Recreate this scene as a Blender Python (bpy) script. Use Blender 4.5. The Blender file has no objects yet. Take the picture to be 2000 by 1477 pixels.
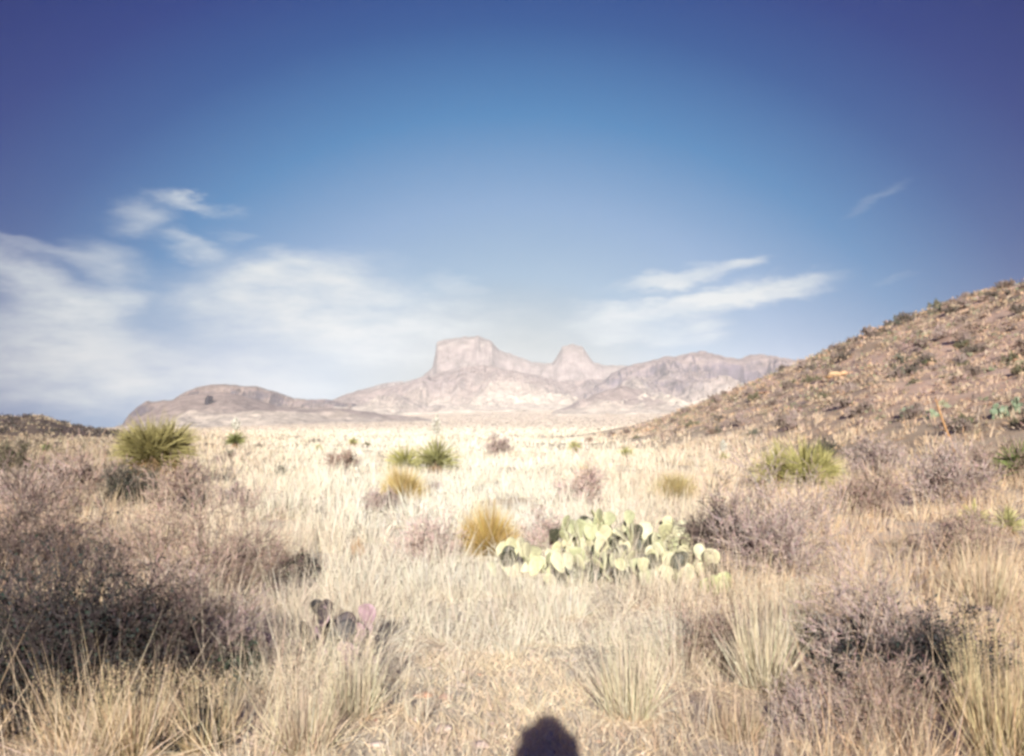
import bpy, math, random
import numpy as np

# ------------------------------------------------------------------ camera, sky, sun, exposure
scene = bpy.context.scene
C = scene.collection
R = math.radians
F = 1920.0                      # focal length in photo pixels (photo 2000 x 1477)
PITCH = R(3.04)
EYE = 1.6

cam_data = bpy.data.cameras.new("camera")
cam = bpy.data.objects.new("camera", cam_data)
C.objects.link(cam)
cam.location = (0, 0, EYE)
cam.rotation_euler = (math.pi / 2 + PITCH, 0, 0)
cam_data.sensor_width = 36.0
cam_data.lens = 36.0 * F / 2000.0
cam_data.clip_start = 0.05
cam_data.clip_end = 40000
scene.camera = cam

scene.view_settings.view_transform = 'Standard'
scene.view_settings.look = 'None'
scene.view_settings.gamma = 1.0
scene.view_settings.exposure = 0.76
try:
    scene.cycles.filter_width = 3.1
    scene.cycles.use_denoising = True
    scene.cycles.max_bounces = 6
    scene.cycles.diffuse_bounces = 3
    scene.cycles.volume_bounces = 1
    scene.cycles.transparent_max_bounces = 8
    scene.cycles.use_adaptive_sampling = True
    scene.cycles.adaptive_threshold = 0.02
except Exception:
    pass


def px_dir(px, py):
    """unit ray through a photo pixel"""
    x = (px - 1000) / F
    z = (738.5 - py) / F
    d = np.array([x, math.cos(PITCH) - z * math.sin(PITCH), math.sin(PITCH) + z * math.cos(PITCH)])
    return d / np.linalg.norm(d)


def px_azel(px, py):
    d = px_dir(px, py)
    return math.degrees(math.atan2(d[0], d[1])), math.degrees(math.asin(d[2]))


SUN_AZ, SUN_EL = px_azel(1062, 1436)      # the point opposite the sun
SUN_EL = -SUN_EL
sd = bpy.data.lights.new("sun", 'SUN')
sd.energy = 4.6
sd.angle = R(0.53)
sd.color = (1.0, 0.92, 0.835)
sun = bpy.data.objects.new("sun", sd)
C.objects.link(sun)
# light travels towards azimuth SUN_AZ (right of +Y), downwards by SUN_EL
sun.rotation_euler = (math.pi / 2 - R(SUN_EL), 0, -R(SUN_AZ))
sun.location = (0, -20, 30)

world = bpy.data.worlds.new("World")
scene.world = world
world.use_nodes = True
nt = world.node_tree
nt.nodes.clear()
N = nt.nodes.new
L = nt.links.new


def wmath(op, a, b=None, c=None, clamp=False):
    n = N('ShaderNodeMath'); n.operation = op; n.use_clamp = clamp
    for i, v in enumerate((a, b, c)):
        if v is None: continue
        if isinstance(v, (int, float)): n.inputs[i].default_value = v
        else: L(v, n.inputs[i])
    return n.outputs[0]


out = N('ShaderNodeOutputWorld')
bg = N('ShaderNodeBackground'); bg.inputs['Strength'].default_value = 1.0
L(bg.outputs[0], out.inputs[0])
tc = N('ShaderNodeTexCoord')
sep = N('ShaderNodeSeparateXYZ'); L(tc.outputs['Generated'], sep.inputs[0])
az = wmath('MULTIPLY', wmath('ARCTAN2', sep.outputs[0], sep.outputs[1]), 180 / math.pi)
el = wmath('MULTIPLY', wmath('ARCSINE', sep.outputs[2]), 180 / math.pi)
sky = N('ShaderNodeTexSky'); sky.sky_type = 'NISHITA'; sky.sun_disc = False
sky.sun_elevation = R(SUN_EL)
sky.sun_rotation = R(180 + SUN_AZ)
sky.air_density = 1.0; sky.dust_density = 1.2; sky.ozone_density = 2.0
skm = N('ShaderNodeVectorMath'); skm.operation = 'SCALE'
L(sky.outputs[0], skm.inputs[0]); skm.inputs['Scale'].default_value = 0.06
azc = wmath('MINIMUM', wmath('ABSOLUTE', az), 48.0)
azk = wmath('MULTIPLY', azc, 0.78)
elc = wmath('MAXIMUM', el, 0.0)
t = wmath('SQRT', wmath('ADD', wmath('MULTIPLY', azk, azk), wmath('MULTIPLY', elc, elc)))
tn = wmath('DIVIDE', t, 60.0, clamp=True)
ramp = N('ShaderNodeValToRGB'); L(tn, ramp.inputs[0])
stops = [(0, (.06, .11, .15)), (5, (.14, .20, .235)), (9, (.145, .25, .37)), (13, (.112, .215, .375)), (18, (.022, .13, .30)), (23, (.001, .048, .19)), (27, (.0005, .02, .14)), (32, (.0005, .009, .10)), (60, (.001, .006, .07))]
cr = ramp.color_ramp
while len(cr.elements) < len(stops): cr.elements.new(0.5)
for e, (p, c) in zip(cr.elements, stops):
    e.position = p / 60.0
    e.color = (*c, 1)
mixs = N('ShaderNodeMix'); mixs.data_type = 'RGBA'; mixs.inputs[0].default_value = 0.975
L(skm.outputs[0], mixs.inputs[6]); L(ramp.outputs[0], mixs.inputs[7])
# thin clouds, laid out by compass direction and height above the horizon
comb = N('ShaderNodeCombineXYZ'); L(az, comb.inputs[0]); L(el, comb.inputs[1])
nz = N('ShaderNodeTexNoise'); nz.inputs['Scale'].default_value = 0.55; nz.inputs['Detail'].default_value = 9
nz.inputs['Roughness'].default_value = 0.6
mpn = N('ShaderNodeMapping'); mpn.inputs['Scale'].default_value = (0.45, 1.3, 1); L(comb.outputs[0], mpn.inputs[0])
L(mpn.outputs[0], nz.inputs['Vector'])
off = N('ShaderNodeVectorMath'); off.operation = 'SUBTRACT'; L(nz.outputs['Color'], off.inputs[0]); off.inputs[1].default_value = (.5, .5, .5)
off2 = N('ShaderNodeVectorMath'); off2.operation = 'MULTIPLY'; L(off.outputs[0], off2.inputs[0]); off2.inputs[1].default_value = (3.8, 2.4, 0)
wp = N('ShaderNodeVectorMath'); wp.operation = 'ADD'; L(comb.outputs[0], wp.inputs[0]); L(off2.outputs[0], wp.inputs[1])
clouds = [(375, 396, 90, 17, -9, .8), (270, 425, 75, 32, 5, .5), (380, 482, 75, 24, -10, .5), (215, 515, 85, 40, -12, .42),
          (55, 545, 130, 48, -22, .75), (165, 612, 100, 50, 12, .75), (240, 570, 60, 45, 0, .55), (70, 482, 120, 14, -14, .35),
          (540, 575, 260, 75, 6, .8), (650, 620, 280, 85, -4, .7), (590, 535, 130, 45, 5, .7), (60, 660, 260, 80, 0, .62),
          (260, 715, 380, 80, 0, .45), (60, 740, 260, 60, 0, .5), (450, 760, 350, 70, 0, .5),
          (1335, 538, 155, 21, 9, .9), (1430, 520, 75, 14, 9, .6), (1380, 588, 255, 28, 7, .95), (1540, 564, 95, 20, 5, .8),
          (1290, 605, 190, 26, 5, .7), (1270, 645, 170, 30, 0, .55), (1375, 632, 70, 17, 3, .55),
          (1715, 392, 75, 12, 24, .13), (880, 556, 70, 22, -3, .35), (800, 640, 380, 80, 0, .4), (1750, 545, 40, 9, 10, .12),
          (455, 455, 40, 15, 0, .2)]
acc = None
for (cx, cy, sw, sh, rot, st) in clouds:
    a0, e0 = px_azel(cx, cy)
    mp = N('ShaderNodeMapping'); mp.vector_type = 'TEXTURE'
    L(wp.outputs[0], mp.inputs[0])
    mp.inputs['Location'].default_value = (a0, e0, 0)
    mp.inputs['Rotation'].default_value = (0, 0, R(rot))
    mp.inputs['Scale'].default_value = (sw * .0298 * 1.05, sh * .0298 * 1.15, 1)
    ln = N('ShaderNodeVectorMath'); ln.operation = 'LENGTH'; L(mp.outputs[0], ln.inputs[0])
    mr = N('ShaderNodeMapRange'); mr.interpolation_type = 'SMOOTHERSTEP'
    mr.inputs['From Min'].default_value = 1.25; mr.inputs['From Max'].default_value = 0.0
    mr.inputs['To Min'].default_value = 0.0; mr.inputs['To Max'].default_value = st
    L(ln.outputs['Value'], mr.inputs['Value'])
    # 1-(1-a)(1-b)
    acc = mr.outputs[0] if acc is None else wmath('SUBTRACT', wmath('ADD', acc, mr.outputs[0]), wmath('MULTIPLY', acc, mr.outputs[0]))
nz2 = N('ShaderNodeTexNoise'); nz2.inputs['Scale'].default_value = 0.35; nz2.inputs['Detail'].default_value = 6
nz2.inputs['Roughness'].default_value = 0.55
mp2 = N('ShaderNodeMapping'); mp2.inputs['Scale'].default_value = (0.6, 1.8, 1); mp2.inputs['Rotation'].default_value = (0, 0, R(-8))
L(comb.outputs[0], mp2.inputs[0]); L(mp2.outputs[0], nz2.inputs['Vector'])
tex = N('ShaderNodeMapRange'); L(nz2.outputs['Fac'], tex.inputs['Value'])
tex.inputs['From Min'].default_value = .3; tex.inputs['From Max'].default_value = .62
tex.inputs['To Min'].default_value = .42; tex.inputs['To Max'].default_value = 1.2
cf = wmath('MULTIPLY', acc, tex.outputs[0], clamp=True)
mixc = N('ShaderNodeMix'); mixc.data_type = 'RGBA'
L(cf, mixc.inputs[0]); L(mixs.outputs[2], mixc.inputs[6]); mixc.inputs[7].default_value = (.44, .47, .485, 1)
L(mixc.outputs[2], bg.inputs['Color'])

# ------------------------------------------------------------------ numeric helpers
rs = np.random.RandomState(7)


def hash2(ix, iy, seed):
    h = (ix.astype(np.int64) * 374761393 + iy.astype(np.int64) * 668265263 + seed * 974711) & 0x7fffffff
    h = ((h ^ (h >> 13)) * 1274126177) & 0x7fffffff
    h = (h ^ (h >> 16)) & 0xffff
    return h / 65535.0


def vnoise(x, y, seed=0):
    ix = np.floor(x); iy = np.floor(y)
    fx = x - ix; fy = y - iy
    fx = fx * fx * (3 - 2 * fx); fy = fy * fy * (3 - 2 * fy)
    a = hash2(ix, iy, seed); b = hash2(ix + 1, iy, seed); c = hash2(ix, iy + 1, seed); d = hash2(ix + 1, iy + 1, seed)
    return (a + (b - a) * fx) * (1 - fy) + (c + (d - c) * fx) * fy


def fbm(x, y, seed=0, o=4):
    s = 0; a = .5; n = 0
    for k in range(o):
        s = s + a * vnoise(x, y, seed + k * 17); n += a
        x = x * 2.03 + 7.1; y = y * 2.03 - 3.7; a *= .5
    return s / n - .5


def ridged(x, y, seed=0, o=5):
    s = 0; a = .5; n = 0
    for k in range(o):
        s = s + a * (1 - np.abs(2 * vnoise(x, y, seed + k * 29) - 1)); n += a
        x = x * 2.1 + 3.1; y = y * 2.1 + 1.7; a *= .52
    return s / n


def sstep(a, b, x):
    t = np.clip((x - a) / (b - a), 0, 1)
    return t * t * (3 - 2 * t)


def profile(pts):
    ae = [px_azel(*p) for p in pts]
    A = np.array([a for a, e in ae]); E = np.tan(np.radians(np.array([e for a, e in ae])))
    return A, E


HA, HE = profile([(960, 862), (1060, 856), (1150, 846), (1230, 832), (1300, 811), (1340, 797), (1400, 775), (1480, 746), (1560, 714),
                  (1640, 680), (1720, 648), (1800, 619), (1900, 588), (2000, 560), (2250, 510), (2700, 470), (3500, 480)])
HA = np.append(HA, [95, 130]); HE = np.append(HE, [.06, 0.0])
LA, LE = profile([(-1500, 820), (-600, 800), (-200, 802), (-60, 808), (0, 813), (40, 815), (80, 811), (110, 821), (150, 833), (200, 840), (260, 846), (320, 849)])


def height(x, y):
    r = np.hypot(x, y) + 1e-6
    a = np.degrees(np.arctan2(x, y))
    z = .10 * fbm(x * .35, y * .35, 3, 3) + .05 * fbm(x * 1.6, y * 1.6, 9, 3)
    z = z + sstep(12, 60, r) * .7 * fbm(x * .035 + 4, y * .035, 5, 4) * (1 - .6 * sstep(200, 900, r))
    z = z - .12 * sstep(2, 12, r)
    # right hill
    t = np.tan
    Ea = np.interp(a, HA, HE, left=-1)
    D = np.interp(a, [-2, 2, 10, 20, 30, 60, 120], [330, 300, 215, 160, 135, 110, 90])
    R0 = np.interp(a, [-2, 5, 10, 20, 30, 60, 120], [150, 95, 62, 36, 27, 18, 15])
    H = np.maximum(EYE + D * Ea, 0) * sstep(0, 3.5, a) * (1 - sstep(100, 140, a))
    u = (r - R0) / (D - R0)
    prof = np.where(u < 1, sstep(-.12, 1.0, u) * .5 + .5 * np.clip(u, 0, 1) ** 1.1, 1 - .5 * sstep(1, 2.6, u))
    z = z + H * prof + H * .08 * fbm(x * .06, y * .06, 21, 4) * sstep(0, .4, u) * (1 - sstep(.8, 1, u)) * 2
    z = z + .35 * fbm(x * .35, y * .35, 31, 3) * sstep(0, .3, u) * (H > .5)
    # left low hill
    El = np.interp(a, LA, LE, right=-1)
    Hl = np.maximum(EYE + 420 * El, 0) * (1 - sstep(-22, -18.5, a)) * sstep(-80, -45, a)
    ul = (r - 170) / 250
    pl = np.where(ul < 1, sstep(0, 1, ul), 1 - .8 * sstep(1, 2.5, ul))
    z = z + Hl * pl
    # long gravel apron under the mountains
    fan = sstep(350, 3600, r) * r * np.interp(a, [-90, -26, -21, -14, -4, 3, 12, 30, 90], [0, 0, .003, .010, .018, .021, .021, .010, 0])
    z = z + fan + sstep(700, 2500, r) * 9 * fbm(x * .002, y * .002, 41, 4)
    return z


def h1(x, y):
    return float(height(np.array([float(x)]), np.array([float(y)]))[0])


_rr = np.concatenate([np.arange(2.5, 60, .05), np.arange(60, 400, .5)])


def at(px, py):
    """ground point seen at a photo pixel"""
    d = px_dir(px, py)
    hd = math.hypot(d[0], d[1])
    xs = _rr * d[0] / hd; ys = _rr * d[1] / hd
    zr = EYE + _rr * d[2] / hd
    g = height(xs, ys)
    k = np.argmax(zr <= g)
    if zr[k] > g[k]: k = len(_rr) - 1
    return float(xs[k]), float(ys[k]), float(g[k]), float(_rr[k])


# ------------------------------------------------------------------ mesh helpers
def mk_mesh(name, V, quads=None, tris=None, col=None, smooth=False):
    V = np.asarray(V, dtype=np.float32).reshape(-1, 3)
    q = np.zeros((0, 4), np.int32) if quads is None else np.asarray(quads, np.int32).reshape(-1, 4)
    t = np.zeros((0, 3), np.int32) if tris is None else np.asarray(tris, np.int32).reshape(-1, 3)
    me = bpy.data.meshes.new(name)
    me.vertices.add(len(V)); me.vertices.foreach_set('co', V.ravel())
    nl = q.size + t.size
    me.loops.add(nl)
    me.loops.foreach_set('vertex_index', np.concatenate([q.ravel(), t.ravel()]).astype(np.int32))
    me.polygons.add(len(q) + len(t))
    st = np.concatenate([np.arange(len(q)) * 4, q.size + np.arange(len(t)) * 3]).astype(np.int32)
    me.polygons.foreach_set('loop_start', st)
    me.polygons.foreach_set('use_smooth', np.full(len(q) + len(t), smooth))
    if col is not None:
        ca = me.color_attributes.new('tint', 'FLOAT_COLOR', 'POINT')
        c4 = np.ones((len(V), 4), np.float32); c4[:, :3] = col
        ca.data.foreach_set('color', c4.ravel())
    me.update(calc_edges=True)
    me.validate()
    return me


def obj(name, me, mat=None, parent=None, loc=(0, 0, 0)):
    o = bpy.data.objects.new(name, me)
    if mat is not None and len(me.materials) == 0: me.materials.append(mat)
    C.objects.link(o)
    o.location = loc
    if parent is not None: o.parent = parent
    return o


def tag(o, label=None, cat=None, group=None, kind=None):
    if label: o['label'] = label
    if cat: o['category'] = cat
    if group: o['group'] = group
    if kind: o['kind'] = kind
    return o


def thing(name, loc, label, cat, group=None, rz=0):
    o = bpy.data.objects.new(name, None); C.objects.link(o)
    o.location = loc; o.rotation_euler = (0, 0, rz); o.empty_display_size = .2
    return tag(o, label, cat, group)


class Geo:
    """collects vertices, faces and colours for one mesh"""
    def __init__(s): s.V = []; s.Q = []; s.T = []; s.Cc = []; s.n = 0

    def add(s, V, Q=None, T=None, col=(.5, .5, .5)):
        V = np.asarray(V, float).reshape(-1, 3)
        s.V.append(V)
        if Q is not None and len(Q): s.Q.append(np.asarray(Q).reshape(-1, 4) + s.n)
        if T is not None and len(T): s.T.append(np.asarray(T).reshape(-1, 3) + s.n)
        c = np.asarray(col, float)
        if c.ndim == 1: c = np.tile(c, (len(V), 1))
        s.Cc.append(c); s.n += len(V)

    def mesh(s, name, smooth=False):
        return mk_mesh(name, np.concatenate(s.V), np.concatenate(s.Q) if s.Q else None,
                       np.concatenate(s.T) if s.T else None, np.concatenate(s.Cc), smooth)


def unit(v):
    return v / (np.linalg.norm(v, axis=-1, keepdims=True) + 1e-9)


def blades(g, base, d, length, width, droop, col, K=2, tipcol=None, side=None, rnd=rs):
    """thin tapering leaves; base (n,3), d (n,3) unit, the rest (n,)"""
    n = len(base)
    if n == 0: return
    if side is None:
        s = rnd.randn(n, 3); s[:, 2] *= .3
    else: s = side
    s = unit(np.cross(d, s))
    col = np.asarray(col, float)
    if col.ndim == 1: col = np.tile(col, (n, 1))
    tc_ = col if tipcol is None else (np.tile(tipcol, (n, 1)) if np.asarray(tipcol).ndim == 1 else tipcol)
    V = np.zeros((n, 2 * K + 1, 3)); CC = np.zeros((n, 2 * K + 1, 3))
    for k in range(K + 1):
        f = k / K
        p = base + d * (length * f)[:, None]
        p[:, 2] -= droop * length * f * f
        c = col * (1 - f) + tc_ * f
        if k < K:
            w = (width * .5 * (1 - f ** 2.2 * .9))[:, None]
            V[:, 2 * k] = p - s * w; V[:, 2 * k + 1] = p + s * w
            CC[:, 2 * k] = c; CC[:, 2 * k + 1] = c
        else:
            V[:, 2 * K] = p; CC[:, 2 * K] = c
    b = (np.arange(n) * (2 * K + 1))[:, None]
    Q = np.concatenate([b + np.array([[2 * k, 2 * k + 1, 2 * k + 3, 2 * k + 2]]) for k in range(K - 1)]) if K > 1 else None
    T = b + np.array([[2 * K - 2, 2 * K - 1, 2 * K]])
    g.add(V, Q, T, CC.reshape(-1, 3))


def tubes(g, p0, p1, r0, r1, col, sides=3):
    n = len(p0)
    if n == 0: return
    d = unit(p1 - p0)
    ref = np.tile([0.3, 0.2, 1.0], (n, 1)); ref[np.abs(d[:, 2]) > .9] = [1, 0, 0]
    u = unit(np.cross(d, ref)); v = np.cross(d, u)
    V = np.zeros((n, 2 * sides, 3))
    for k in range(sides):
        a = 2 * math.pi * k / sides
        o = u * math.cos(a) + v * math.sin(a)
        V[:, k] = p0 + o * r0[:, None]; V[:, sides + k] = p1 + o * r1[:, None]
    b = (np.arange(n) * 2 * sides)[:, None]
    Q = np.concatenate([b + np.array([[k, (k + 1) % sides, sides + (k + 1) % sides, sides + k]]) for k in range(sides)])
    col = np.asarray(col, float)
    if col.ndim == 2: col = np.repeat(col, 2 * sides, axis=0)
    g.add(V, Q, None, col)


def leaves(g, pos, size, col, rnd=rs, flat=.5):
    n = len(pos)
    a = unit(rnd.randn(n, 3)); b = unit(np.cross(a, rnd.randn(n, 3)))
    s = np.asarray(size)[:, None]
    V = np.stack([pos - a * s, pos + b * s * flat, pos + a * s, pos - b * s * flat], 1)
    q = (np.arange(n) * 4)[:, None] + np.array([[0, 1, 2, 3]])
    g.add(V, q, None, np.repeat(col, 4, axis=0) if np.asarray(col).ndim == 2 else col)


def jit(col, n, amt=.12, rnd=rs):
    c = np.tile(np.asarray(col, float), (n, 1))
    return np.clip(c * (1 + amt * rnd.randn(n, 1)) * (1 + amt * .35 * rnd.randn(n, 3)), .005, .9)


# ------------------------------------------------------------------ materials
def mat_tint(name, rough=.85, transl=0.0, scale=0, amt=.3, spec=.15):
    m = bpy.data.materials.new(name); m.use_nodes = True
    t = m.node_tree; t.nodes.clear()
    o = t.nodes.new('ShaderNodeOutputMaterial')
    p = t.nodes.new('ShaderNodeBsdfPrincipled')
    p.inputs['Roughness'].default_value = rough
    p.inputs['Specular IOR Level'].default_value = spec
    a = t.nodes.new('ShaderNodeAttribute'); a.attribute_name = 'tint'
    src = a.outputs['Color']
    if scale:
        c = t.nodes.new('ShaderNodeTexCoord'); n = t.nodes.new('ShaderNodeTexNoise')
        n.inputs['Scale'].default_value = scale; n.inputs['Detail'].default_value = 4
        t.links.new(c.outputs['Object'], n.inputs['Vector'])
        mr = t.nodes.new('ShaderNodeMapRange'); t.links.new(n.outputs['Fac'], mr.inputs['Value'])
        mr.inputs['From Min'].default_value = .3; mr.inputs['From Max'].default_value = .7
        mr.inputs['To Min'].default_value = 1 - amt; mr.inputs['To Max'].default_value = 1 + amt
        vm = t.nodes.new('ShaderNodeVectorMath'); vm.operation = 'SCALE'
        t.links.new(src, vm.inputs[0]); t.links.new(mr.outputs[0], vm.inputs['Scale'])
        src = vm.outputs[0]
    t.links.new(src, p.inputs['Base Color'])
    if transl:
        tr = t.nodes.new('ShaderNodeBsdfTranslucent'); t.links.new(src, tr.inputs['Color'])
        mx = t.nodes.new('ShaderNodeMixShader'); mx.inputs[0].default_value = transl
        t.links.new(p.outputs[0], mx.inputs[1]); t.links.new(tr.outputs[0], mx.inputs[2])
        t.links.new(mx.outputs[0], o.inputs[0])
    else:
        t.links.new(p.outputs[0], o.inputs[0])
    return m


M_GRASS = mat_tint('dry_grass', .8, .12)
M_TWIG = mat_tint('bark', .9, 0, 30, .25)
M_LEAF = mat_tint('leaf', .7, .2, spec=.25)
M_YUCCA = mat_tint('yucca_leaf', .55, .12, spec=.35)
M_STONE = mat_tint('stone', .9, 0, 14, .25)
M_PETAL = mat_tint('petal', .7, .3)
M_PAD = mat_tint('cactus_pad', .5, 0, 9, .13, spec=.4)


def mat_ground():
    m = bpy.data.materials.new('desert_ground'); m.use_nodes = True
    t = m.node_tree; p = t.nodes['Principled BSDF']
    p.inputs['Roughness'].default_value = .95; p.inputs['Specular IOR Level'].default_value = .1
    geo = t.nodes.new('ShaderNodeNewGeometry')
    a = t.nodes.new('ShaderNodeAttribute'); a.attribute_name = 'tint'

    def noise(scale, det, lo, hi, tlo, thi, stretch=None):
        n = t.nodes.new('ShaderNodeTexNoise'); n.inputs['Scale'].default_value = scale; n.inputs['Detail'].default_value = det
        n.inputs['Roughness'].default_value = .65
        t.links.new(geo.outputs['Position'], n.inputs['Vector'])
        r = t.nodes.new('ShaderNodeMapRange'); t.links.new(n.outputs['Fac'], r.inputs['Value'])
        r.inputs['From Min'].default_value = lo; r.inputs['From Max'].default_value = hi
        r.inputs['To Min'].default_value = tlo; r.inputs['To Max'].default_value = thi
        return r.outputs[0], n
    f1, n1 = noise(9, 8, .3, .7, .84, 1.14)
    f2, n2 = noise(.45, 8, .3, .7, .86, 1.12)
    f3, n3 = noise(40, 6, .3, .7, .8, 1.2)
    m1 = t.nodes.new('ShaderNodeMath'); m1.operation = 'MULTIPLY'; t.links.new(f1, m1.inputs[0]); t.links.new(f2, m1.inputs[1])
    m2 = t.nodes.new('ShaderNodeMath'); m2.operation = 'MULTIPLY'; t.links.new(m1.outputs[0], m2.inputs[0]); t.links.new(f3, m2.inputs[1])
    v = t.nodes.new('ShaderNodeVectorMath'); v.operation = 'SCALE'
    t.links.new(a.outputs['Color'], v.inputs[0]); t.links.new(m2.outputs[0], v.inputs['Scale'])
    # patches of redder earth
    mx = t.nodes.new('ShaderNodeMix'); mx.data_type = 'RGBA'; mx.blend_type = 'MULTIPLY'
    f4, n4 = noise(.9, 6, .45, .62, 0, .55)
    t.links.new(f4, mx.inputs[0]); t.links.new(v.outputs[0], mx.inputs[6]); mx.inputs[7].default_value = (1.0, .82, .70, 1)
    t.links.new(mx.outputs[2], p.inputs['Base Color'])
    b = t.nodes.new('ShaderNodeBump'); b.inputs['Strength'].default_value = .9; b.inputs['Distance'].default_value = .02
    t.links.new(n1.outputs['Fac'], b.inputs['Height']); t.links.new(b.outputs[0], p.inputs['Normal'])
    return m


M_GROUND = mat_ground()

# ------------------------------------------------------------------ ground
aa = np.concatenate([np.arange(-180, -42, 3.0), np.arange(-42, 42, .16), np.arange(42, 180, 3.0)])
rrs = np.concatenate([[.02], np.geomspace(.4, 8600, 430)])
A_, R_ = np.meshgrid(np.radians(aa), rrs, indexing='ij')
X = R_ * np.sin(A_); Y = R_ * np.cos(A_)
Z = height(X, Y)
na, nr = A_.shape
i, j = np.meshgrid(np.arange(na), np.arange(nr - 1), indexing='ij')
i2 = (i + 1) % na
Q = np.stack([i * nr + j, i * nr + j + 1, i2 * nr + j + 1, i2 * nr + j], -1).reshape(-1, 4)[:, ::-1]


def hillmask(x, y):
    r = np.hypot(x, y); a = np.degrees(np.arctan2(x, y))
    R0 = np.interp(a, [-2, 5, 10, 20, 30, 60, 120], [150, 95, 62, 36, 27, 18, 15])
    return sstep(.85, 2.1, r / R0) * sstep(1.5, 10, a) * (1 - sstep(400, 700, r))


def meadow(x, y):
    """blond grass of the mid valley, with a bright centre painted in: 0..1"""
    r = np.hypot(x, y); a = np.degrees(np.arctan2(x, y))
    c = np.exp(-(np.abs(a + 3) / 15.0) ** 2.6)  # weight by view direction; paints the bright centre into soil and grass colour
    return c * (.65 + .35 * sstep(4, 9, r))


def ground_col(x, y):
    r = np.hypot(x, y); a = np.degrees(np.arctan2(x, y))
    soil = np.array([.80, .665, .51]); straw = np.array([.52, .43, .29]); pale = np.array([.80, .74, .56]); red = np.array([.80, .60, .47])
    olive = np.array([.22, .175, .135])
    base = soil + (straw - soil) * sstep(12, 60, r)[..., None]
    mw = meadow(x, y)[..., None]
    mw = mw * .9
    c = base * (1 - mw) + pale * mw
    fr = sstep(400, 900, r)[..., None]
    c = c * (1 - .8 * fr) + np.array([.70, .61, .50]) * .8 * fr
    hm = hillmask(x, y)[..., None]
    n = sstep(-.05, .18, fbm(x * .12, y * .12, 61, 4))[..., None]
    hc = red * (1 - n * .5) + straw * n * .5
    dens = sstep(.02, .2, fbm(x * .5, y * .5, 71, 3))[..., None] * .45
    hc = hc * (1 - dens) + np.array([.20, .165, .13]) * dens
    hc = hc * (1 - .7 * mw) + pale * .7 * mw
    c = c * (1 - hm) + hc * hm
    # left low hill and left plain: grey green brush
    lm = (1 - sstep(-24, -15, a))[..., None] * sstep(60, 200, r)[..., None] * (1 - sstep(500, 900, r))[..., None]
    c = c * (1 - lm) + (olive * (1 + .8 * fbm(x * .05, y * .05, 81, 4))[..., None]) * lm
    return np.clip(c, .01, .9)


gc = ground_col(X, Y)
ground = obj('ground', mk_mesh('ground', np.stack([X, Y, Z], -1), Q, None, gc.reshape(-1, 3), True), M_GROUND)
tag(ground, kind='structure')


# ------------------------------------------------------------------ mountains
def mat_rock(name, slope, steep, strata, nsc):
    m = bpy.data.materials.new(name); m.use_nodes = True
    t = m.node_tree; p = t.nodes['Principled BSDF']; p.inputs['Roughness'].default_value = .95
    p.inputs['Specular IOR Level'].default_value = .05
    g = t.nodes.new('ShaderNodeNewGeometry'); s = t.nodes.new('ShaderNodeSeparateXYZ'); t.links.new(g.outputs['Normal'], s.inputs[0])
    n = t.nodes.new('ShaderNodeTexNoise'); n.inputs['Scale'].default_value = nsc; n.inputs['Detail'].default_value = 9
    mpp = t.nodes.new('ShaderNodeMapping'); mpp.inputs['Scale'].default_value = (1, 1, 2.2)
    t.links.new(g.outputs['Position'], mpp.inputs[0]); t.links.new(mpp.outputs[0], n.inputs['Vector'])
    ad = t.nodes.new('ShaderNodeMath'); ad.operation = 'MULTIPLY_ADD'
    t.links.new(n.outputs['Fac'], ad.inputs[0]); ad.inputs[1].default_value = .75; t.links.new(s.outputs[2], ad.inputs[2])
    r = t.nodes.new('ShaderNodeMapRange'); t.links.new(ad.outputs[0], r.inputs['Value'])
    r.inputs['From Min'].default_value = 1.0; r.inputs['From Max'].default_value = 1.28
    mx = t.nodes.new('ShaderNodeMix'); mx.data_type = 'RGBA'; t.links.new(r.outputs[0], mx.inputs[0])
    mx.inputs[6].default_value = (*steep, 1); mx.inputs[7].default_value = (*slope, 1)  # steep tone: darker bluish rock, with the slopes' shade painted in
    n2 = t.nodes.new('ShaderNodeTexNoise'); n2.inputs['Scale'].default_value = nsc * 6; n2.inputs['Detail'].default_value = 6
    t.links.new(g.outputs['Position'], n2.inputs['Vector'])
    r2 = t.nodes.new('ShaderNodeMapRange'); t.links.new(n2.outputs['Fac'], r2.inputs['Value'])
    r2.inputs['From Min'].default_value = .35; r2.inputs['From Max'].default_value = .65
    r2.inputs['To Min'].default_value = .7; r2.inputs['To Max'].default_value = 1.2
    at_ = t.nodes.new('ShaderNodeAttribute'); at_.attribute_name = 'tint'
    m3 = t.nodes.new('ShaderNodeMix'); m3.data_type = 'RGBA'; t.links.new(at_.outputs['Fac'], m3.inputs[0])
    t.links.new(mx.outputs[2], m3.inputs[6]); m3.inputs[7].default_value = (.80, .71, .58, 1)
    v = t.nodes.new('ShaderNodeVectorMath'); v.operation = 'SCALE'
    t.links.new(m3.outputs[2], v.inputs[0]); t.links.new(r2.outputs[0], v.inputs['Scale'])
    t.links.new(v.outputs[0], p.inputs['Base Color'])
    return m


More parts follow.
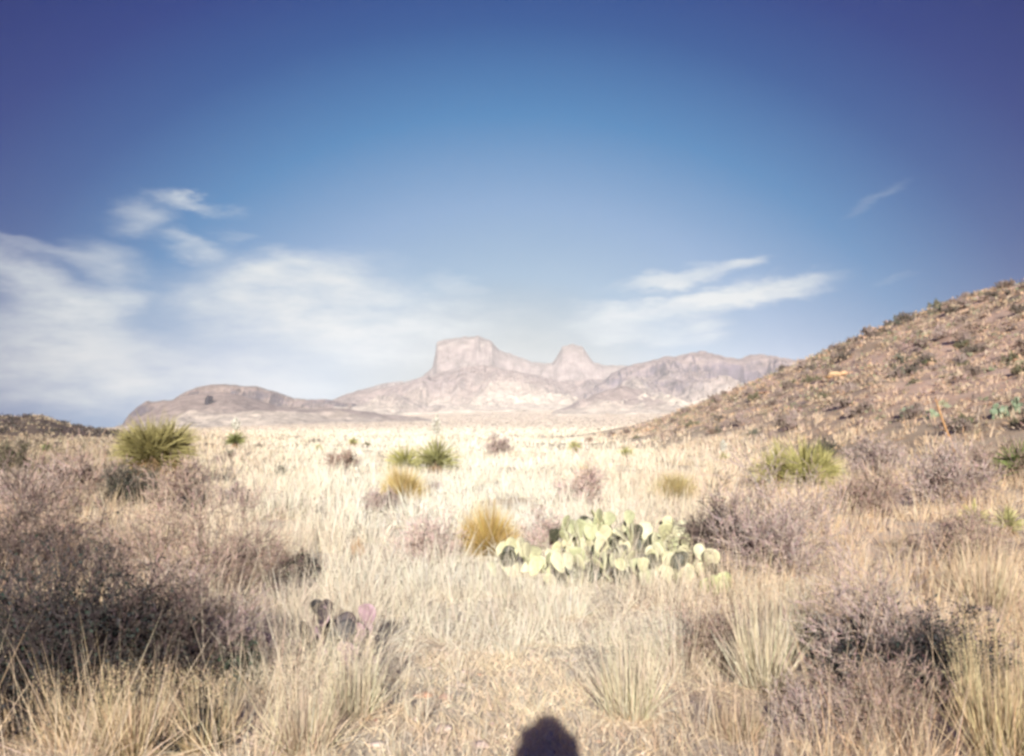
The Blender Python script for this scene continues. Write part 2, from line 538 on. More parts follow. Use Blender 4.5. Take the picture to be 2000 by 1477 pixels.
def mountain(pts, D, depth, nsc, amp, mat, label, seed, back=900, cliff=0.0, az_pad=0):
    A, E = profile(pts)
    azs = np.arange(A[0], A[-1], .035)
    us = np.concatenate([np.linspace(0, 1, 90), np.linspace(1.03, 2.0, 24)])
    Aq, U = np.meshgrid(azs, us, indexing='ij')
    Rr = np.where(U <= 1, D - depth * (1 - U), D + back * (U - 1))
    a = np.radians(Aq)
    x = Rr * np.sin(a); y = Rr * np.cos(a)
    base = height(x, y)
    fa = np.arange(A[0] - 6, A[-1] + 6, .05); fe = np.interp(fa, A, E)
    kk = np.exp(-(np.arange(-80, 81) * .05 / 1.6) ** 2); kk /= kk.sum()
    fs = np.convolve(np.pad(fe, 80, mode='edge'), kk, 'valid')
    wob = (fbm(x / nsc, y / nsc * .6, seed + 5, 4)) * 3.2
    Aw = Aq + wob * (1 - np.clip(U, 0, 1)) ** .8
    wsh = sstep(.55, 1.0, U)
    crest = (np.interp(Aw, fa, fs) * (1 - wsh) + np.interp(Aw, A, E) * wsh) * D + EYE
    crest = crest + D * (.0034 if cliff else .0008) * (ridged(Aq * 1.3, U * 1.2 + seed, seed, 5) - .6)
    end = sstep(A[0], A[0] + .8, Aq) * (1 - sstep(A[-1] - .8, A[-1], Aq))
    rg = ridged(x / nsc, y / nsc * .55 + seed, seed, 6)
    uw = np.clip(U + .16 * (rg - .62) * 2 * (1 - U) * 2 * (U < 1), 0, 2)
    low = .55 * uw ** 1.35
    if cliff:
        p = low * (1 - cliff) / .55 * (1 - sstep(.80, .95, uw)) + sstep(.80, .95, uw) * (low * (1 - cliff) / .55 * (1) * 0 + 1) if False else (1 - cliff) * uw ** 1.5 + cliff * sstep(.82, .93, uw)
    else:
        p = uw ** 1.45 * .75 + .25 * sstep(.5, 1, uw)
    p = np.where(U > 1, 1 - sstep(1, 1.9, U), p)
    zz = base + (crest - base) * p * end
    zz = zz + amp * 2.3 * (rg - .6) * np.clip(U * 2.5, 0, 1) * (1 - .75 * sstep(.82, .98, U)) * end
    zz = zz - 6 * (U < .02) - 40 * (U > 1.95) - (1 - end) * 12
    zz = np.where(U <= 1, np.minimum(zz, EYE + (np.interp(Aq, A, E) * D + 10) / D * Rr + 0), zz)
    n0, n1 = Aq.shape
    i, j = np.meshgrid(np.arange(n0 - 1), np.arange(n1 - 1), indexing='ij')
    Qm = np.stack([i * n1 + j, (i + 1) * n1 + j, (i + 1) * n1 + j + 1, i * n1 + j + 1], -1).reshape(-1, 4)
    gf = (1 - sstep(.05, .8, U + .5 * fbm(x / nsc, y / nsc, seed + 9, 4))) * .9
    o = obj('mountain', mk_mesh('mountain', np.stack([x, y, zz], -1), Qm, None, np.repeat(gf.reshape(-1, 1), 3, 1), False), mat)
    tag(o, label, 'mountain', kind='structure')
    return azs, us, x, y, zz


TAN = (.40, .27, .19); 
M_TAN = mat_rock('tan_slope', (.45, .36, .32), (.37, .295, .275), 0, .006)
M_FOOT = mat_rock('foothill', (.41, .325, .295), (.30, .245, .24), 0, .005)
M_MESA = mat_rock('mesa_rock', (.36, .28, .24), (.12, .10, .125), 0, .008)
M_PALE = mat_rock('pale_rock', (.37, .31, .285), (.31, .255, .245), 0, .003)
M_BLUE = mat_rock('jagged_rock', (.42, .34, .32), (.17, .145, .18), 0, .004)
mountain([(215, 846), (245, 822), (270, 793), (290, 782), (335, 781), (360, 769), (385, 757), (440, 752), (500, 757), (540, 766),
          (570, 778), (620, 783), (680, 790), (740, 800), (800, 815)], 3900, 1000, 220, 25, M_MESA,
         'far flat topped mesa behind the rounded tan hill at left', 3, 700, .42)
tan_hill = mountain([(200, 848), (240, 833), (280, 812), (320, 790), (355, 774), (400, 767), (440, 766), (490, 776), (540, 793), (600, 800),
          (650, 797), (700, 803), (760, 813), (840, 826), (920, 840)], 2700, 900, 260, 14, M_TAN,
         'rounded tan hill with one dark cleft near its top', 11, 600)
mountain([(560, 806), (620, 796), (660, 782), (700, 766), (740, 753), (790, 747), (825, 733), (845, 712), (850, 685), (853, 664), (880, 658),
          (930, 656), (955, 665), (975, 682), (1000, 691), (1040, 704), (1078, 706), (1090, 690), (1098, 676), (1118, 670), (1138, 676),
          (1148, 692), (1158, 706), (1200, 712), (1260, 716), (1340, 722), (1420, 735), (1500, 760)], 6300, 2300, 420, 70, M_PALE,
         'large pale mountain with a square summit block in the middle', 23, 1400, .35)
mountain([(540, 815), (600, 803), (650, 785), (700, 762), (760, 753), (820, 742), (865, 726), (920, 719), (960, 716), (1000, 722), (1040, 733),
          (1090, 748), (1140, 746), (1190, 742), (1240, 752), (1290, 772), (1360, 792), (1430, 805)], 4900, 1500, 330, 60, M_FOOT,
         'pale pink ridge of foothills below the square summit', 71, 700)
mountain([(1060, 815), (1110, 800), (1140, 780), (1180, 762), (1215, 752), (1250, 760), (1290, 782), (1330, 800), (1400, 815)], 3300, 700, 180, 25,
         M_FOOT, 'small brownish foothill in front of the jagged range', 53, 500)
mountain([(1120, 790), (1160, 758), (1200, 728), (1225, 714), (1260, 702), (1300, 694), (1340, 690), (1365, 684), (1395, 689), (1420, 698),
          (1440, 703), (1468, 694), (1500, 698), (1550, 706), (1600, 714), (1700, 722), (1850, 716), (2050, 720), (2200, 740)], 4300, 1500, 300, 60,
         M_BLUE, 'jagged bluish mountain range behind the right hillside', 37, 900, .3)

# ------------------------------------------------------------------ dry grass (nobody could count it)
SHX, SHY, _, SHR = at(1062, 1430)
TRX = [at(940, 1470)[:2], at(930, 1400)[:2], at(950, 1300)[:2], at(940, 1230)[:2], at(930, 1150)[:2]]


def path_mask(x, y):
    """1 on the bare track that starts at the photographer's shadow"""
    m = np.zeros_like(x)
    for k, (cx, cy, rad) in enumerate([(SHX, SHY - .2, .75), (SHX - .45, SHY, .6), (SHX - .35, SHY + .9, .7), (SHX - .35, SHY + 1.7, .55),
                                       (SHX - .3, SHY - 1, 1.0), (SHX, SHY + .4, .6), (SHX - 1.0, SHY - .2, .45)]):
        m = np.maximum(m, 1 - sstep(rad * .7, rad * 1.25, np.hypot(x - cx, (y - cy) * .9)))
    return m


CCX, CCY = at(1225, 1095)[:2]


def cactus_mask(x, y):
    return 1 - sstep(.8, 1.15, np.hypot((x - CCX) / 1.35, (y - CCY) / 1.1))


def grass_colours(x, y, n, rnd):
    mw = meadow(x, y)[:, None]
    hm = hillmask(x, y)[:, None]
    a = np.degrees(np.arctan2(x, y))
    tan = np.array([.68, .54, .37]); pale = np.array([.83, .80, .665]); grey = np.array([.58, .49, .40]); orange = np.array([.66, .46, .27])
    k = rnd.rand(n, 1)
    c = np.where(k < .6, tan, np.where(k < .8, grey, orange))
    patch = sstep(-.12, .2, fbm(x * .4, y * .4, 91, 3))[:, None]
    c = c * (1 - .3 * patch) + (.3 * patch) * np.array([.70, .60, .44])
    pv = (.62 + .38 * sstep(-.15, .12, fbm(x * .16 + 3, y * .16, 95, 4)))[:, None]
    c = c * (1 - mw * pv) + pale * mw * pv
    c = c * (1 - hm * .75) + hm * .75 * np.array([.62, .475, .355])
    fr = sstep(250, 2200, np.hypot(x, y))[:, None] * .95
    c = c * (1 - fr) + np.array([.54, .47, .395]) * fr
    lf = (1 - sstep(-23, -13, a))[:, None] * sstep(12, 40, np.hypot(x, y))[:, None]
    c = c * (1 - lf * .6) + lf * .6 * np.array([.30, .25, .18])
    return np.clip(c * (1 + .14 * rnd.randn(n, 1)) * (1 + .03 * rnd.randn(n, 3)), .02, .9)


def scatter(rnd, r0, r1, dens, amax=46):
    n = int(.5 * (r1 * r1 - r0 * r0) * math.radians(2 * amax) * dens)
    r = np.sqrt(rnd.rand(n) * (r1 * r1 - r0 * r0) + r0 * r0); a = np.radians((rnd.rand(n) * 2 - 1) * amax)
    return r * np.sin(a), r * np.cos(a)


def grass_band(rnd, r0, r1, dens, nb, h0, h1_, wmin, K, spread=.16, amax=46, stalk=.22):
    g = Geo()
    x, y = scatter(rnd, r0, r1, dens, amax)
    r = np.hypot(x, y)
    hm = hillmask(x, y); pm = path_mask(x, y)
    dn = sstep(-.25, .12, fbm(x * .7, y * .7, 101, 3))
    keep = rnd.rand(len(x)) < (dn * .88 + .12) * (1 - hm * .25) * (1 - pm * .2) * (1 - .9 * cactus_mask(x, y))
    x, y, hm, pm = x[keep], y[keep], hm[keep], pm[keep]
    size = .6 + .7 * rnd.rand(len(x)) + .35 * fbm(x * .25, y * .25, 111, 3)
    size = size * (1 - .45 * hm) * (1 - .55 * pm)
    # the near middle is trodden lower
    size = size * np.where(np.hypot(x, y) < 9, .8 + .2 * sstep(.4, 1.8, np.abs(x - .2)), 1)
    ti = np.repeat(np.arange(len(x)), nb); n = len(ti)
    ang = rnd.rand(n) * 2 * math.pi; rad = np.sqrt(rnd.rand(n)) * spread * size[ti]
    bx = x[ti] + rad * np.cos(ang); by = y[ti] + rad * np.sin(ang)
    bz = height(bx, by) - .02
    st = rnd.rand(n) < stalk
    tilt = np.where(st, .16, .48) * np.abs(rnd.randn(n)) + rad / spread * .25
    da = ang + rnd.randn(n) * .5
    d = unit(np.stack([np.sin(tilt) * np.cos(da), np.sin(tilt) * np.sin(da), np.cos(tilt)], 1))
    ln = (h0 + (h1_ - h0) * rnd.rand(n)) * size[ti] * np.where(st, 1.35, .8)
    rr = np.hypot(bx, by)
    w = np.maximum(np.where(st, .0028, .0038), wmin * rr / 983.0)
    dr = np.where(st, .08, .3) * rnd.rand(n)
    cl = grass_colours(bx, by, n, rnd)
    blades(g, np.stack([bx, by, bz], 1), d, ln, w, dr, cl * .95, K, np.clip(cl * 1.08, 0, .9), rnd=rnd)
    return g


rg = np.random.RandomState(21)
GB = [(2.4, 8, 15, 46, .26, .52, .5, 3), (8, 16, 10, 40, .26, .55, .5, 2), (16, 34, 4.5, 30, .28, .6, .55, 2),
      (34, 80, 1.1, 22, .3, .62, .7, 2), (80, 200, .16, 16, .32, .66, 1.0, 2), (200, 620, .022, 12, .35, .75, 1.3, 2), (600, 3600, .014, 3, .7, 1.3, 2.2, 2)]
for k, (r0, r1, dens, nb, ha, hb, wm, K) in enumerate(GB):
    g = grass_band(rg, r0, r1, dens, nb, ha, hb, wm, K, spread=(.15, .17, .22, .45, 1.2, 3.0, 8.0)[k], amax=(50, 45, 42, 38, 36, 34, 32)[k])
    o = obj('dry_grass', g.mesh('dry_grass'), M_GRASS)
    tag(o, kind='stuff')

# short litter of broken stems on the soil
g = Geo()
x, y = scatter(rg, 2.5, 12, 650, 42)
n = len(x); a = rg.rand(n) * 2 * math.pi
d = unit(np.stack([np.cos(a), np.sin(a), .25 + .7 * np.abs(rg.randn(n))], 1))
cl = grass_colours(x, y, n, rg) * np.where(rg.rand(n, 1) < .2, .7, 1.12)
blades(g, np.stack([x, y, height(x, y) + .002], 1), d, .04 + .09 * rg.rand(n), np.full(n, .0045), .5 * rg.rand(n), cl, 1, rnd=rg)
tag(obj('plant_litter', g.mesh('plant_litter'), M_GRASS), kind='stuff')


# short trampled stubble on the track
g = Geo()
x, y = scatter(rg, 2.5, 9.5, 1300, 30)
keep = rg.rand(len(x)) < path_mask(x, y) * (.35 + .65 * sstep(-.15, .15, fbm(x * 2.2, y * 2.2, 171, 3)))
x, y = x[keep], y[keep]; n = len(x); a = rg.rand(n) * 2 * math.pi; tl = .25 + .75 * rg.rand(n)
d = np.stack([np.sin(tl) * np.cos(a), np.sin(tl) * np.sin(a), np.cos(tl)], 1)
blades(g, np.stack([x, y, height(x, y) - .005], 1), d, .05 + .10 * rg.rand(n), np.full(n, .0042), .3 * rg.rand(n), grass_colours(x, y, n, rg) * [1.08, 1.0, .9], 2, rnd=rg)
tag(obj('trampled_grass', g.mesh('trampled_grass'), M_GRASS), kind='stuff')


# ------------------------------------------------------------------ stones
def stone_mesh(rnd, sub=2, col=(.55, .43, .36)):
    import bmesh
    bm = bmesh.new(); bmesh.ops.create_icosphere(bm, subdivisions=sub, radius=1.0)
    V = np.array([v.co[:] for v in bm.verts]); T = np.array([[v.index for v in f.verts] for f in bm.faces]); bm.free()
    for _ in range(7):                     # chip flat facets off
        dd = unit(rnd.randn(1, 3))[0]; h = .55 + .3 * rnd.rand()
        p = V @ dd; V = V - np.outer(np.maximum(p - h, 0), dd) * .9
    V = V * (1 + .1 * rnd.randn(3)) * np.array([1, .8 + .3 * rnd.rand(), .5 + .25 * rnd.rand()])
    V += .03 * rnd.randn(*V.shape)
    return V, T


gs = Geo()
protos = [stone_mesh(rg, 1) for _ in range(8)]
x, y = scatter(rg, 2.5, 12, 34, 42)
keep = rg.rand(len(x)) < .35 + .65 * path_mask(x, y)
x, y = x[keep], y[keep]; z = height(x, y)
for q in range(len(x)):
    V, T = protos[q % 8]
    s = .006 + .016 * rg.rand() ** 2.5; a = rg.rand() * 6.28
    Rm = np.array([[math.cos(a), -math.sin(a), 0], [math.sin(a), math.cos(a), 0], [0, 0, 1]])
    gs.add(V @ Rm.T * s + [x[q], y[q], z[q] + s * .2], None, T, jit([(.52, .38, .30), (.62, .53, .47), (.42, .28, .21)][q % 3], 1, .15, rg)[0])
tag(obj('gravel', gs.mesh('gravel', True), M_STONE), kind='stuff')

for (px, py, w, cl, lab) in [
    (866, 1432, 40, (.60, .50, .45), 'pale pink stone lying just left of the dark head shadow'),
    (735, 1458, 34, (.58, .49, .43), 'whitish stone at the bottom edge below the tall grass tuft'),
    (826, 1362, 40, (.58, .36, .25), 'flat orange brown stone on the bare track'),
    (872, 1368, 34, (.55, .36, .30), 'reddish stone beside the flat orange one on the track'),
    (806, 1410, 30, (.56, .46, .40), 'small pale stone between the orange stone and the bottom edge'),
    (940, 1462, 40, (.60, .48, .42), 'dusty stone at the bottom edge touching the left of the shadow'),
    (900, 1340, 22, (.60, .52, .46), 'tiny bright stone in the middle of the track'),
    (1400, 1288, 70, (.60, .43, .30), 'broad tan stone at the foot of the brown shrub right of centre'),
    (1830, 1105, 60, (.30, .21, .19), 'dark rock added for the shadow between pale grass at the right side'),  # dark stone added in place of a shadow on the ground
    (1800, 1068, 90, (.34, .25, .22), 'low dark brown rock added for the shadow above the right foreground grass'),  # its dark brown stands in for cast shade
    (1925, 1195, 50, (.26, .20, .19), 'dark rock half hidden in grass near the right edge'),
    (1880, 1345, 60, (.62, .50, .40), 'pale slab of rock under the twiggy bush at lower right')]:
    bx, by, bz, br = at(px, py)
    V, T = stone_mesh(rg, 3)
    s = w / F * br * .5
    g = Geo(); g.add(V * s * [1, .9, .75], None, T, cl)
    tag(obj('stone', g.mesh('stone', True), M_STONE, None, (bx, by, bz + s * .08)), lab, 'stone', 'loose stones on the ground')


# ------------------------------------------------------------------ shrubs
def grow(rnd, n0, ht, wd, kids=(5, 4, 3), thick=.012, base_r=.06, wander=.22, tiltmax=1.15, minr=.001):
    """branching skeleton in metres; returns segments and the joints of the last levels"""
    P0, P1, R0_, R1_, LV = [], [], [], [], []
    hw = wd / 2
    a = rnd.rand(n0) * 2 * math.pi; tl = np.sqrt(rnd.rand(n0)) * tiltmax
    p = np.stack([np.cos(a) * base_r * rnd.rand(n0), np.sin(a) * base_r * rnd.rand(n0), np.zeros(n0) - .02], 1)
    d = unit(np.stack([np.sin(tl) * np.cos(a), np.sin(tl) * np.sin(a), np.cos(tl)], 1))
    # length so that tips land on an ellipsoid dome
    ln = .80 / np.sqrt((d[:, 0] ** 2 + d[:, 1] ** 2) / hw ** 2 + d[:, 2] ** 2 / ht ** 2) * (.75 + .35 * rnd.rand(n0))
    rad = np.full(n0, thick)
    joints = []
    for lv in range(len(kids) + 1):
        K = 4 if lv < 2 else 3
        q = p.copy(); dd = d.copy(); js = [q.copy()]; dirs = [dd.copy()]; rads = [rad]
        for k in range(K):
            dd = unit(dd + wander * rnd.randn(*dd.shape) + [0, 0, .04])
            q2 = q + dd * (ln / K)[:, None]
            ra = np.maximum(rad * (1 - .7 * k / K), minr); rb = np.maximum(rad * (1 - .7 * (k + 1) / K), minr)
            P0.append(q); P1.append(q2); R0_.append(ra); R1_.append(rb); LV.append(np.full(len(q), lv))
            q = q2; js.append(q2.copy()); dirs.append(dd.copy()); rads.append(rb)
        if lv >= 1: joints.append(np.concatenate(js[1:]))
        if lv < len(kids):
            nk = kids[lv]; m = len(p)
            pick = 1 + (rnd.rand(m, nk) * K).astype(int)
            J = np.stack(js, 1); Dn = np.stack(dirs, 1); Rn = np.stack(rads, 1)
            ii = np.repeat(np.arange(m), nk); pk = pick.ravel()
            p = J[ii, pk]; rad = Rn[ii, pk] * .72
            d = unit(Dn[ii, pk] + .85 * unit(rnd.randn(len(ii), 3)) + [0, 0, .12])
            ln = ln[ii] * (.42 + .3 * rnd.rand(len(ii)))
    return np.concatenate(P0), np.concatenate(P1), np.concatenate(R0_), np.concatenate(R1_), joints


STY = {   # twig colour, leaf colour, leaves per shrub, leaf size, stems, kids
    'grey': ((.42, .34, .305), None, 0, 0, 22, (6, 5, 3)),
    'brown': ((.37, .285, .235), (.36, .28, .21), 900, .010, 22, (6, 5, 3)),
    'pink': ((.54, .43, .38), (.62, .51, .45), 700, .012, 26, (5, 4, 3)),
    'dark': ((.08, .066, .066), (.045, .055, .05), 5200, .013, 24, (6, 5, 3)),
    'twiggy': ((.16, .125, .11), (.08, .085, .065), 2400, .010, 24, (6, 5, 4)),
    'green': ((.16, .14, .10), (.10, .125, .07), 4200, .016, 18, (6, 5, 2)),
    'bluegreen': ((.12, .11, .09), (.085, .115, .085), 3600, .016, 18, (6, 5, 2)),
}


def shrub_parts(rnd, style, ht, wd, dist, dens=1.0):
    tw, lf, nl, ls, n0, kids = STY[style]
    n0 = max(6, int(n0 * dens))
    P0, P1, ra, rb, J = grow(rnd, n0, ht, wd, kids, thick=.006 + .008 * ht, base_r=.08 * wd, minr=max(.0011, .26 * dist / 983))
    g = Geo(); n = len(P0)
    low = np.clip(P0[:, 2:3] / ht, 0, 1)
    tubes(g, P0, P1, ra, rb, jit(tw, n, .16, rnd))
    f = None
    if lf is not None:
        JJ = np.concatenate(J[-2:]); k = rnd.randint(0, len(JJ), int(nl * dens))
        f = Geo(); leaves(f, JJ[k] + .012 * rnd.randn(len(k), 3), np.maximum(ls, .55 * dist / 983) * (.6 + .8 * rnd.rand(len(k))), jit(lf, len(k), .25, rnd), rnd)
    return g, f


def shrub(px, py, wpx, hpx, style, label, group=None, name='shrub', cat='bush', dens=1.0, seed=None):
    rnd = np.random.RandomState(seed if seed is not None else int(px * 7 + py * 13) % 99991)
    bx, by, bz, br = at(px, py)
    wd = wpx / F * br; ht = hpx / F * br
    root = thing(name, (bx, by, bz), label, cat, group)
    g, f = shrub_parts(rnd, style, ht, wd, br, dens)
    obj('branches', g.mesh('branches'), M_TWIG, root)
    if f: obj('foliage', f.mesh('foliage'), M_LEAF, root)
    return root


def broom(px, py, wpx, hpx, col, label, n=2600, name='broom_bush', cat='bush', group=None, tip=None, seed=1):
    """dense rounded bush of fine upright stems"""
    rnd = np.random.RandomState(seed)
    bx, by, bz, br = at(px, py)
    hw = wpx / F * br / 2; ht = hpx / F * br
    root = thing(name, (bx, by, bz), label, cat, group)
    a = rnd.rand(n) * 6.283; tl = np.arccos(1 - rnd.rand(n) * .93)
    d = np.stack([np.sin(tl) * np.cos(a), np.sin(tl) * np.sin(a), np.cos(tl)], 1)
    ln = 1 / np.sqrt((d[:, 0] ** 2 + d[:, 1] ** 2) / hw ** 2 + d[:, 2] ** 2 / ht ** 2) * (.72 + .33 * rnd.rand(n))
    lump = 1 + .35 * fbm(d[:, 0] * 2.2 + 5 + seed, d[:, 1] * 2.2 + d[:, 2], seed, 2)
    start = .15 * rnd.rand(n)
    base = d * (ln * start)[:, None] * .6
    g = Geo()
    c = jit(col, n, .16, rnd)
    blades(g, base, unit(d + .1 * rnd.randn(n, 3) + [0, 0, .1]), ln * lump, np.maximum(.004, .5 * br / 983) * np.ones(n), .06 * rnd.rand(n), c * .7, 2,
           jit(tip or col, n, .16, rnd), rnd=rnd)
    obj('stems', g.mesh('stems'), M_GRASS, root)
    f = Geo(); k = int(n * .5); q = rnd.randint(0, n, k)
    leaves(f, base[q] + d[q] * (ln[q] * lump[q] * (.75 + .25 * rnd.rand(k)))[:, None], np.maximum(.008, .5 * br / 983) * (.6 + .7 * rnd.rand(k)), jit(tip or col, k, .2, rnd), rnd)
    obj('foliage', f.mesh('foliage'), M_PETAL, root)  # these are the flower heads of the bush
    return root


GF = 'woody bushes in the foreground'
GMID = 'bushes scattered over the near flat'
# left side
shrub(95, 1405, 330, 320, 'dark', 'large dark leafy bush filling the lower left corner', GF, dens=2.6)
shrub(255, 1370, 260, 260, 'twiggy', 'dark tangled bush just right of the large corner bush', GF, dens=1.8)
shrub(20, 1175, 250, 260, 'twiggy', 'open bare thorn bush with dark forked limbs at the left edge', GF, 'thorn_bush', dens=.7)
shrub(130, 1120, 240, 190, 'brown', 'pinkish brown thorn bush behind the dark left bushes', GF, 'thorn_bush', dens=.65)
shrub(365, 1190, 300, 210, 'brown', 'wide brown twiggy bush between the left bushes and the blond grass', GF, dens=.85)
shrub(350, 1330, 260, 170, 'grey', 'grey lilac twiggy bush in front of the wide brown one', GF, dens=1.3)
shrub(440, 1345, 120, 100, 'bluegreen', 'low dark green leafy bush left of the purple cactus', GF)
shrub(490, 1140, 130, 90, 'brown', 'small olive brown bush at the right end of the wide brown one', GF)
shrub(590, 1126, 74, 32, 'dark', 'small dark bush alone in the blond grass above the purple cactus', GF)
shrub(245, 990, 120, 72, 'bluegreen', 'low dark green bush below the large left yucca', GMID)
shrub(350, 1000, 90, 86, 'brown', 'reddish brown bush to the lower right of the large left yucca', GMID)
shrub(375, 1003, 46, 50, 'dark', 'small dark bush pressed against the right of the reddish bush', GMID)
shrub(460, 1000, 76, 40, 'grey', 'small grey bush alone right of the dark bushes under the left yucca', GMID)
shrub(60, 1010, 150, 80, 'grey', 'grey brown bush at the left edge behind the thorn bush', GMID)
shrub(150, 975, 150, 70, 'brown', 'low brown bush left of the dark green one under the yucca', GMID)
shrub(20, 935, 110, 60, 'green', 'greenish bush at the left edge on the flat', GMID)
# centre
broom(955, 1084, 150, 122, (.60, .42, .13), 'golden rounded bush left of the big prickly pear', seed=3, tip=(.70, .52, .20))
broom(788, 978, 112, 80, (.62, .46, .16), 'smaller golden bush below the middle yucca', seed=5, tip=(.72, .58, .28))
shrub(838, 1098, 110, 84, 'pink', 'pink twiggy bush left of the golden bush', GMID, dens=1.2)
shrub(1055, 1075, 80, 76, 'pink', 'dusky pink bush between the golden bush and the prickly pear', GMID)
shrub(1130, 985, 70, 80, 'pink', 'faint salmon bush rising behind the prickly pear', GMID)
broom(1140, 955, 44, 66, (.66, .50, .24), 'slim golden tuft behind the prickly pear', n=900, seed=8)
broom(697, 1085, 34, 60, (.66, .42, .20), 'narrow orange tuft in the blond grass left of the pink bush', n=500, seed=9)
shrub(748, 1000, 70, 36, 'grey', 'faint grey bush below the smaller golden bush', GMID)
shrub(672, 916, 50, 34, 'brown', 'small brown bush in the pale meadow left of the middle yucca', GMID)
shrub(975, 890, 50, 34, 'grey', 'faint greyish bush right of the middle yucca', GMID)
broom(1320, 975, 110, 60, (.62, .52, .26), 'yellowish low bush above the right end of the prickly pear', n=1500, seed=12)
# right side
shrub(1530, 1125, 250, 200, 'grey', 'large mauve grey twiggy bush right of the prickly pear', GF, dens=1.0)
shrub(1420, 1105, 150, 110, 'twiggy', 'dark twiggy bush squeezed between prickly pear and mauve bush', GF)
shrub(1385, 1300, 150, 130, 'brown', 'brown bush in the grass below the prickly pear', GF, dens=1.2)
shrub(1740, 1345, 260, 210, 'grey', 'broad grey twiggy bush in the right foreground', GF, dens=1.1)
shrub(1845, 1375, 200, 150, 'dark', 'dark leafless bush right of the broad grey one', GF)
shrub(1662, 1335, 120, 130, 'dark', 'dark bush added for the deep shade under the left side of the broad grey one', GF, dens=1.3)  # added bush; its near-black colour paints the hollow's shade
shrub(375, 1462, 100, 90, 'dark', 'small black bush added for the dark gap between the tan tufts at the bottom left', GF)  # added to fill the gap between tufts with painted shade
shrub(1600, 1440, 180, 90, 'grey', 'low tangle of grey twigs at the bottom right of centre', GF)
shrub(1730, 1455, 260, 110, 'brown', 'low brown tangle along the bottom right', GF, dens=1.2)
shrub(1850, 990, 150, 90, 'grey', 'grey bush at the foot of the tall dead stalk', GMID)
shrub(1715, 935, 110, 60, 'grey', 'grey bush right of the yellow green yucca', GMID)
shrub(1605, 895, 50, 34, 'bluegreen', 'dark green bush behind the yellow green yucca', GMID)
shrub(1700, 1010, 140, 70, 'brown', 'brown bush behind the right foreground grass', GMID)
shrub(1900, 1110, 170, 90, 'brown', 'brown bush in tall grass near the right edge', GMID)
shrub(1960, 945, 110, 70, 'brown', 'brown bush under the yucca at the right edge', GMID)


# ------------------------------------------------------------------ yuccas
def yucca_geo(rnd, rad, trunk, n, dist, young, old, up=.0):
    g = Geo(); k = Geo(); tr = Geo()
    z = 1 - rnd.rand(n) * 1.25; z = np.clip(z + up * rnd.rand(n), -.3, 1); a = rnd.rand(n) * 6.283
    s = np.sqrt(np.maximum(1 - z * z, 0)); d = unit(np.stack([s * np.cos(a), s * np.sin(a), z], 1) + .06 * rnd.randn(n, 3))
    base = d * .05 * rad + [0, 0, trunk] + np.stack([0 * z, 0 * z, (rnd.rand(n) - .6) * .35 * rad], 1)
    ln = rad * (.72 + .34 * rnd.rand(n))
    w = np.maximum(.022, 1.1 * dist / 983) * np.ones(n)
    mixf = rnd.rand(n, 1)
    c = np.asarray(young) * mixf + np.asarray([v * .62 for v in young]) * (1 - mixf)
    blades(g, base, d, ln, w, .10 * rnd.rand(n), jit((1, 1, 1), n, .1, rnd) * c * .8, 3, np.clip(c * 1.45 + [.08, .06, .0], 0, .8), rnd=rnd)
    m = int(n * .55)
    a = rnd.rand(m) * 6.283; z = -.1 - .8 * rnd.rand(m); s = np.sqrt(1 - z * z)
    d = np.stack([s * np.cos(a), s * np.sin(a), z], 1)
    b = np.stack([.03 * np.cos(a), .03 * np.sin(a), trunk * (.45 + .5 * rnd.rand(m))], 1)
    blades(k, b, d, rad * (.35 + .3 * rnd.rand(m)), w[:m], .35 * rnd.rand(m), jit(old, m, .2, rnd), 2, rnd=rnd)
    nn = 6
    zz = np.linspace(-.05, trunk, nn + 1); r_ = .07 + .03 * rad
    p0 = np.stack([0 * zz[:-1], 0 * zz[:-1], zz[:-1]], 1); p1 = np.stack([0 * zz[1:], 0 * zz[1:], zz[1:]], 1)
    tubes(tr, p0, p1, r_ * (1 + .15 * rnd.rand(nn)), r_ * (1 + .1 * rnd.rand(nn)), (.24, .18, .13), 9)
    return g, k, tr


def bloom_parts(rnd, root, z0, ln, w):
    t = Geo(); tubes(t, np.array([[0, 0, z0 - .2]]), np.array([[0.01, 0, z0 + ln * .9]]), np.array([.022]), np.array([.01]), (.45, .42, .24), 6)
    st = obj('flower_stalk', t.mesh('flower_stalk'), M_LEAF, root)
    n = 420; f = rnd.rand(n); a = rnd.rand(n) * 6.283
    rr = w * .5 * np.sin(np.pi * np.clip(f * .85 + .12, 0, 1)) * np.sqrt(rnd.rand(n))
    p = np.stack([rr * np.cos(a), rr * np.sin(a), z0 + ln * (.12 + .88 * f)], 1)
    b = Geo(); leaves(b, p, w * .11 * (.7 + .6 * rnd.rand(n)), jit((.80, .79, .70), n, .05, rnd), rnd, .75)
    obj('blossoms', b.mesh('blossoms'), M_PETAL, st)


def yucca(px, py, wpx, hpx, young, label, n=330, old=(.42, .30, .17), bloom=None, heads=None, group='yuccas on the flat', up=0.):
    rnd = np.random.RandomState(int(px + py * 3))
    bx, by, bz, br = at(px, py)
    rad = wpx / F * br / 2; ht = hpx / F * br
    root = thing('yucca', (bx, by, bz), label, 'yucca', group)
    for (ox, oz, sc) in (heads or [(0, 0, 1)]):
        trunk = max(ht - rad * sc * .95 + oz, .12)
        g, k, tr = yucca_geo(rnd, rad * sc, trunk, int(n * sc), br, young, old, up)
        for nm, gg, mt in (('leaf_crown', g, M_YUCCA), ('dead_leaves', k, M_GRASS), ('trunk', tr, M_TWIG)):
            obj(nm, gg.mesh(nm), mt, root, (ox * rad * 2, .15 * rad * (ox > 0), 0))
    if bloom:
        bxm, lenpx, wp = bloom
        bloom_parts(rnd, root, ht * .92, lenpx / F * br, wp / F * br)
    return root


